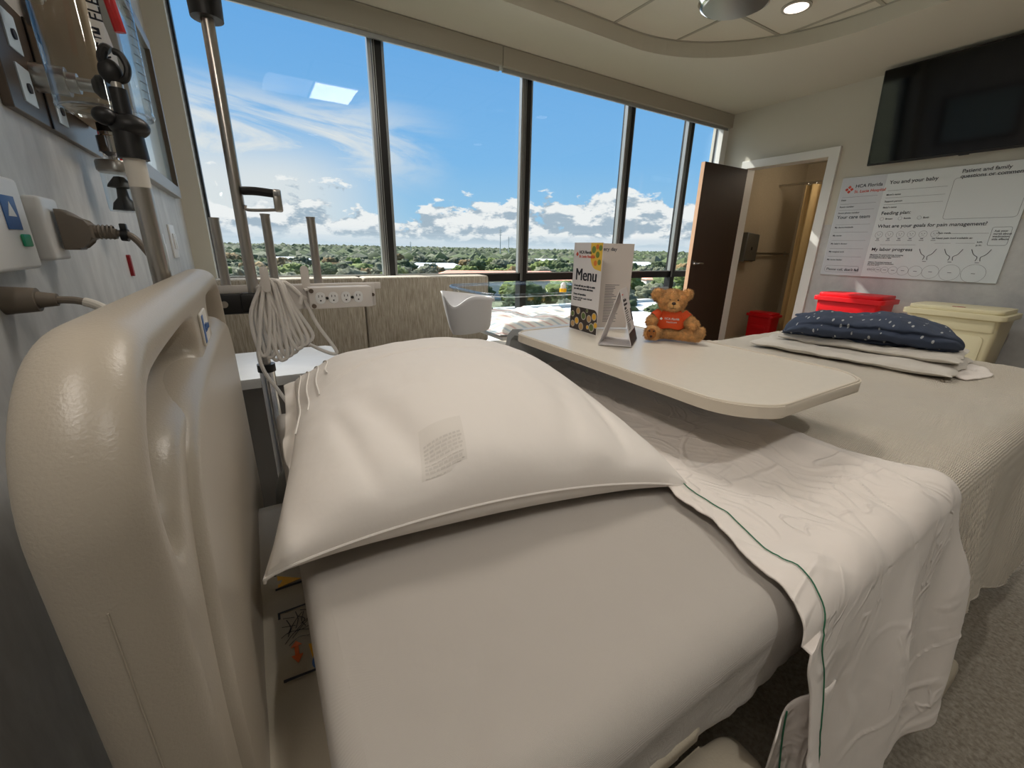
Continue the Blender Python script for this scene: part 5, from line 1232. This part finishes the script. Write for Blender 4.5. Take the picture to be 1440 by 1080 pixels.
# framed picture
t = thing('picture_frame', (XH, 2.7, .2), 'grey framed picture under glass on the head wall near the window', 'picture')
y0, y1, z0, z1 = 2.16, 3.10, .225, .95
for nm, a in (('frame_rail', (y0, y1, z0, z0+.055)), ('frame_rail', (y0, y1, z1-.055, z1)), ('frame_rail', (y0, y0+.055, z0+.055, z1-.055)), ('frame_rail', (y1-.055, y1, z0+.055, z1-.055))):
    f = new(); box(f, XH, XH+.03, a[0], a[1], a[2], a[3], .003); obj(nm, f, M_steel if 0 else mat('grey_frame_metal', (150, 144, 138), .4, .3), t, smooth=False)
obj('print', box(new(), XH, XH+.012, y0+.05, y1-.05, z0+.05, z1-.05), mat('pale_print', (178, 196, 200), .15, coat=.5), t, smooth=False)
f = new(); box(f, XH, XH+.032, y1-.075, y1-.068, z0+.055, z1-.055); obj('inner_lip', f, M_brz, t, smooth=False)
for y, z, l_ in ((2.30, -.045, 'white switch plate low on the head wall, nearer of two by the window'), (2.66, .0, 'white switch plate low on the head wall, farther of two by the window')):
    t = thing('switch_plate', (XH, y, z), l_, 'switch'); obj('plate', box(new(), XH, XH+.008, y-.09, y+.06, z-.075, z+.075, .003), M_white, t); obj('rocker', box(new(), XH+.008, XH+.014, y-.05, y-.02, z-.035, z+.035, .002), M_white, t)
    obj('rocker', box(new(), XH+.008, XH+.014, y+.0, y+.03, z-.035, z+.035, .002), M_white, t)
# bed connector, nurse call plate
t = thing('call_plate', (XH, .95, 0), 'white nurse call plate with blue label and green button on the head wall', 'wall plate')
obj('plate', box(new(), XH, XH+.022, .80, .985, -.045, .085, .006, 3), M_white, t); f = new(); box(f, XH+.022, XH+.0235, .905, .95, .012, .058, .0005); obj('blue_label', f, M_blue, t)
f = new(); box(f, XH+.022, XH+.026, .935, .962, -.012, .006, .002); obj('green_button', f, M_green, t)
f = new(); prism(f, [(.915, .03), (.94, .03), (.9275, .05)], WF(.0236), 0, .0006); obj('arrow_mark', f, M_white, t, smooth=False)
t = thing('bed_socket', (XH, 1.1, 0), 'white wall socket box with a large tan plug on the head wall', 'socket')
obj('plate', box(new(), XH, XH+.024, 1.045, 1.125, -.035, .068, .006, 3), M_white, t)
t2_ = thing('bed_plug', (XH+.03, 1.1, 0), 'large tan connector plug and cord in the white wall socket', 'plug')
f = new(); prism(f, [(0, -.034), (.008, -.034), (.022, -.034), (.022, -.029), (.034, -.018), (.044, -.014), (.044, .010), (.034, .014), (.018, .028), (.008, .034), (0, .034)], frame((XH+.028, 1.095, .016), (1, 0, 0), (0, 0, 1)), -.02, .02, .005); obj('plug_body', f, M_dcord, t2_)
f = new(); px_, pz_ = XH+.072, .014; cyl(f, (px_, 1.095, pz_), (px_+.030, 1.093, pz_-.003), .0115, .009)
for k in range(4): lathe(f, [(.0115, 0), (.0135, .002), (.0115, .004)], (px_+.004+.006*k, 1.095, pz_), (1, 0, 0), 14)
obj('strain_relief', f, M_dcord, t2_)
f = new(); tube(f, [(px_+.02, 1.094, pz_-.002), (px_+.05, 1.09, pz_-.006), (-.165, 1.085, -.03), (-.150, 1.08, -.07), (-.135, 1.09, -.12), (-.15, 1.08, -.3)], .0062); obj('cord', f, M_dcord, t2_)
f = new(); cyl(f, (px_+.036, 1.092, pz_-.004), (px_+.046, 1.091, pz_-.005), .011); box(f, px_+.036, px_+.046, 1.085, 1.098, pz_, pz_+.016, .002); obj('cable_tie', f, M_black, t2_)
t3 = thing('nurse_call_plug', (XH, .9, -.08), 'taupe round plug and labelled cord low on the head wall', 'cord')
f = new(); cyl(f, (XH, .885, -.085), (XH+.035, .885, -.085), .020, .017); cyl(f, (XH+.035, .885, -.085), (XH+.055, .885, -.086), .012, .009); obj('plug', f, M_dcord, t3)
cp = [(XH+.05, .885, -.086), (XH+.075, .885, -.088), (XH+.10, .88, -.098), (XH+.125, .87, -.125), (XH+.135, .86, -.18), (XH+.13, .86, -.4)]
f = new(); tube(f, cp, .0055); obj('cord', f, M_dcord, t3); f = new(); tube(f, cat(cp, 6)[8:15], .0068, 10, 1, False, False); obj('cord_label', f, M_qr, t3, label='white label wrapped round the cord')

# IV pole stowed behind the headboard
IX, IY = -.142, .985
t = thing('iv_pole', (IX, IY, -.7), 'short steel infusion pole with black clamp standing behind the headboard', 'pole')
obj('pole', cyl(new(), (IX, IY, -.70), (IX, IY, .14), .0145, n=32), M_steel, t)
f = new(); cyl(f, (IX, IY, .085), (IX, IY, .130), .0149, n=24); obj('sticker', f, M_qr, t, label='white printed sticker')
f = new(); cyl(f, (IX, IY, .128), (IX, IY, .185), .021, .019); ell(f, (IX+.004, IY-.002, .176), (.027, .022, .018)); ell(f, (IX-.022, IY-.016, .184), (.015, .014, .013)); tube(f, [(IX-.01, IY, .182), (IX-.02, IY-.014, .184)], .012)
cyl(f, (IX, IY, .18), (IX, IY, .228), .0115); obj('clamp', f, M_black, t, label='black clamp knob and sleeve')
f = new(); cyl(f, (IX, IY, .226), (IX, IY, .236), .008); obj('inner_rod', f, M_steel, t)
f = new(); ell(f, (IX-.004, IY, .250), (.015, .011, .018))
tube(f, [(IX+.002, IY, .238), (IX+.014, IY-.005, .243), (IX+.019, IY-.006, .258), (IX+.014, IY-.005, .274), (IX+.006, IY-.003, .278)], .0048); tube(f, [(IX-.006, IY, .250), (IX-.010, IY-.002, .266), (IX-.004, IY-.002, .280), (IX+.002, IY-.002, .278)], .0065); obj('hook_head', f, M_black, t)
f = new(); box(f, -.165, -.125, IY-.03, IY+.03, -.62, -.58, .004); obj('mount', f, M_steel, t)

# ================================================================== OUTSIDE
random.seed(42)
GZ0 = -21.0
def ext_mat(name, c1, c2, sc): 
    m = streak(name, c1, c2, sc, (1, 1, 1), .95); nt = m.node_tree; L = nt.links.new
    n = nd(nt, 'ShaderNodeTexNoise', i_Scale=sc*6, i_Detail=4); tc = nt.nodes.new('ShaderNodeTexCoord'); L(tc.outputs['Object'], n.inputs['Vector'])
    b_ = nd(nt, 'ShaderNodeBump', i_Strength=.9, i_Distance=.25/sc*.6); L(n.outputs[0], b_.inputs['Height']); L(b_.outputs[0], nt.nodes['Principled BSDF'].inputs['Normal']); return m
M_ground = ext_mat('ground_grass', (96, 104, 72), (150, 148, 120), .02)
f = new(); box(f, -3000, 5200, 30, 5200, GZ0-1, GZ0); struct('ground', f, M_ground)
M_leaf = [ext_mat('leaf_dark', (40, 52, 32), (72, 84, 50), 2.2), ext_mat('leaf_mid', (52, 66, 38), (90, 102, 58), 2.2), ext_mat('leaf_dusty', (70, 76, 58), (110, 112, 88), 2.2), ext_mat('leaf_light', (66, 82, 38), (112, 124, 60), 2.2), ext_mat('leaf_autumn', (96, 78, 50), (130, 110, 70), 2.2)]
def crown(bm, c_, r, sub=3, sq=.75, seed=0):
    t_ = bmesh.new(); bmesh.ops.create_icosphere(t_, subdivisions=sub, radius=1)
    for v in t_.verts:
        n_ = v.co.normalized(); k = 1+.30*noise.noise(n_*1.8+Vector((seed, 0, 0)))+.30*noise.noise(n_*4.5+Vector((0, seed, 0)))+.26*noise.noise(n_*10+Vector((0, 0, seed)))+.16*noise.noise(n_*22+Vector((seed, 0, seed)))
        v.co = Vector((n_.x*r*k, n_.y*r*k, n_.z*r*k*sq))
    merge(bm, t_, T(*c_))
protos = []
for k in range(10):
    f = new(); r = 1.0
    crown(f, (0, 0, 1.25), 1.0, 4, .78, k*3.1)
    for q in range(5): a = q*1.26+k; crown(f, (math.cos(a)*.6, math.sin(a)*.6, 1.05+.35*random.random()), .55, 4, .8, k*7+q)
    cyl(f, (0, 0, 0), (0, 0, .9), .09, .06, 8)
    me = bpy.data.meshes.new('tree_mesh'); f.normal_update()
    for q in f.faces: q.smooth = True
    f.to_mesh(me); f.free(); me.materials.append(M_leaf[k % 5]); protos.append(me)
first = None; nt_ = 0
def place_tree(x, y, s_, k, label, group):
    global first
    o = bpy.data.objects.new('tree', protos[k]) if first is None else first.copy()
    first = first or o; o.data = protos[k]; COL.objects.link(o); o.location = (x, y, GZ0+H); o.scale = (s_*random.uniform(.9, 1.15), s_*random.uniform(.9, 1.15), s_*random.uniform(.85, 1.1)); o.rotation_euler = (0, 0, random.uniform(0, 6.28))
    tag(o, label, 'tree', group)
NAMES = ['dark green', 'mid green', 'dusty grey green', 'bright yellow green', 'brownish autumn coloured']
spots = []; HS = [(29.5, 190, 42), (41, 210, 32), (-1.5, 150, 22), (10.5, 150, 18), (52, 230, 26), (21, 330, 32), (46, 420, 40), (57, 380, 38), (35, 470, 34), (4, 400, 28)]
HP = [(d*math.sin(math.radians(a)), d*math.cos(math.radians(a)), r) for a, d, r in HS]
tries = 0
while len(spots) < 290 and tries < 60000:
    tries += 1
    d = math.sqrt(random.uniform(98**2, 440**2)) if random.random() < .6 else random.uniform(98, 300); az = math.radians(random.uniform(-12, 62)); x, y = d*math.sin(az), d*math.cos(az)
    s_ = random.uniform(4.4, 7.0)*(.8 if d < 125 else 1)
    if any((x-a)**2+(y-b_)**2 < ((s_+c_)*1.12)**2 for a, b_, c_ in spots) or any((x-a)**2+(y-b_)**2 < r_*r_ for a, b_, r_ in HP): continue
    spots.append((x, y, s_)); k = random.choice([0, 1, 1, 2, 2, 2, 3, 3, 4, 5, 6, 7, 7, 8, 9])
    place_tree(x, y, s_*.92, k, '%s leafy tree among the trees outside the windows' % NAMES[k % 5], '%s trees outside the windows' % NAMES[k % 5])
# the woodland running to the horizon: one uncountable mass
f = new()
for i in range(5200):
    d = 455*math.exp(random.random()*2.0); az = math.radians(random.uniform(-13, 64)); r = random.uniform(5, 9)*(1+d/1800)
    if any((d*math.sin(az)-a)**2+(d*math.cos(az)-b_)**2 < (r_+10)**2 for a, b_, r_ in HP): continue
    t_ = bmesh.new(); bmesh.ops.create_icosphere(t_, subdivisions=1, radius=1)
    for v in t_.verts: v.co *= random.uniform(.75, 1.2)
    for q in t_.faces: q.material_index = i % 4
    bmesh.ops.scale(t_, vec=(r, r, r*.75), verts=t_.verts); merge(f, t_, T(d*math.sin(az), d*math.cos(az), GZ0+4.5+random.uniform(0, 3)))
o = obj('woodland', f, [M_leaf[0], M_leaf[1], M_leaf[2], M_leaf[0]], recalc=False); tag(o, 'dense distant woodland stretching to the horizon', 'woodland', kind='stuff')
M_coral = mat('coral_roof', (226, 160, 136), .9); M_hw = mat('house_wall', (222, 216, 206), .9); M_wr = mat('white_roof', (214, 216, 216), .9)
def house(x, y, w, d, h, rot, roof, label):
    t = thing('house', (x, y, GZ0), label, 'house'); Rm = T(x, y, GZ0) @ Matrix.Rotation(rot, 4, 'Z')
    f = new(); box(f, -w/2, w/2, -d/2, d/2, 0, h, mtx=Rm); obj('walls', f, M_hw, t, smooth=False)
    f = new(); e = 1.0; v = [f.verts.new(Rm @ Vector(q)) for q in ((-w/2-e, -d/2-e, h), (w/2+e, -d/2-e, h), (w/2+e, d/2+e, h), (-w/2-e, d/2+e, h), (-w/2+d/2, 0, h+d*.22), (w/2-d/2, 0, h+d*.22))]
    for q in ((0, 1, 5, 4), (1, 2, 5), (2, 3, 4, 5), (3, 0, 4), (3, 2, 1, 0)): f.faces.new([v[i] for i in q])
    obj('roof', f, roof, t, smooth=False)
    f = new()
    for k in range(int(w/4)): box(f, -w/2+1.5+4*k, -w/2+3+4*k, -d/2-.06, -d/2, 1.2, 2.8, mtx=Rm)
    obj('windows', f, M_black, t, smooth=False)
def azd(az, d): a = math.radians(az); return d*math.sin(a), d*math.cos(a)
for az, d, w, dd, h, rf, lb in ((29.5, 190, 62, 16, 8, M_coral, 'long building with a coral hip roof, seen left of the second window post'), (41, 210, 44, 16, 7, M_coral, 'building with a coral roof seen behind the bassinet'), (-1.5, 150, 30, 12, 5, M_coral, 'coral roofed house seen behind the power cord'),
                               (10.5, 150, 22, 12, 4.5, M_coral, 'small coral roofed house left of the first window post'), (52, 230, 34, 18, 8, M_coral, 'coral roofed house seen right of the menu'), (21, 330, 44, 16, 6, M_wr, 'white roofed house among trees in the second window'), (46, 420, 60, 20, 7, M_wr, 'white roofed building among trees in the third window'),
                               (57, 380, 60, 18, 8, M_wr, 'white roofed building among trees in the fourth window'), (35, 470, 50, 18, 7, M_wr, 'small white roofed house far behind the second window post'), (4, 400, 40, 18, 7, M_wr, 'white roofed house far behind the power strip')):
    x, y = azd(az, d); house(x, y, w, dd, h, math.radians(-az)*.6, rf, lb)
f = new(); box(f, -60, 160, 42, 92, GZ0+2, GZ0+6.0, .3); box(f, -60, 160, 90, 92, GZ0+6, GZ0+6.8); tag(obj('hospital_wing_roof', f, M_concrete, smooth=False), 'flat white roof of the lower building just outside the windows', 'roof')
for k, (az, d, h) in enumerate(((6.5, 620, 36), (2, 700, 28), (18, 900, 30), (29.5, 640, 48), (30.6, 900, 44), (56.0, 700, 55), (58.6, 700, 58), (57.8, 760, 46), (61.5, 640, 50))):
    x, y = azd(az, d); t = thing('utility_pole', (x, y, GZ0), ['slim utility pole left of the power strip', 'slim utility pole behind the steel handle', 'far slim pole left of the first window post', 'tall pale transmission pole in the second window', 'shorter pale pole right beside the tallest one in the second window', 'tall pale transmission pole left in the fourth window', 'tall pale transmission pole right in the fourth window', 'middle pale pole between two taller ones in the fourth window', 'tall pale pole seen in the last narrow window'][k], 'utility pole')
    f = new(); cyl(f, (x, y, GZ0), (x, y, GZ0+h), .9, .45, 8); obj('mast', f, M_concrete, t)
    f = new(); [box(f, x-2.5, x+2.5, y-.3, y+.3, GZ0+h-3-3*q, GZ0+h-2.5-3*q) for q in range(3)]; obj('cross_arm', f, M_concrete, t)
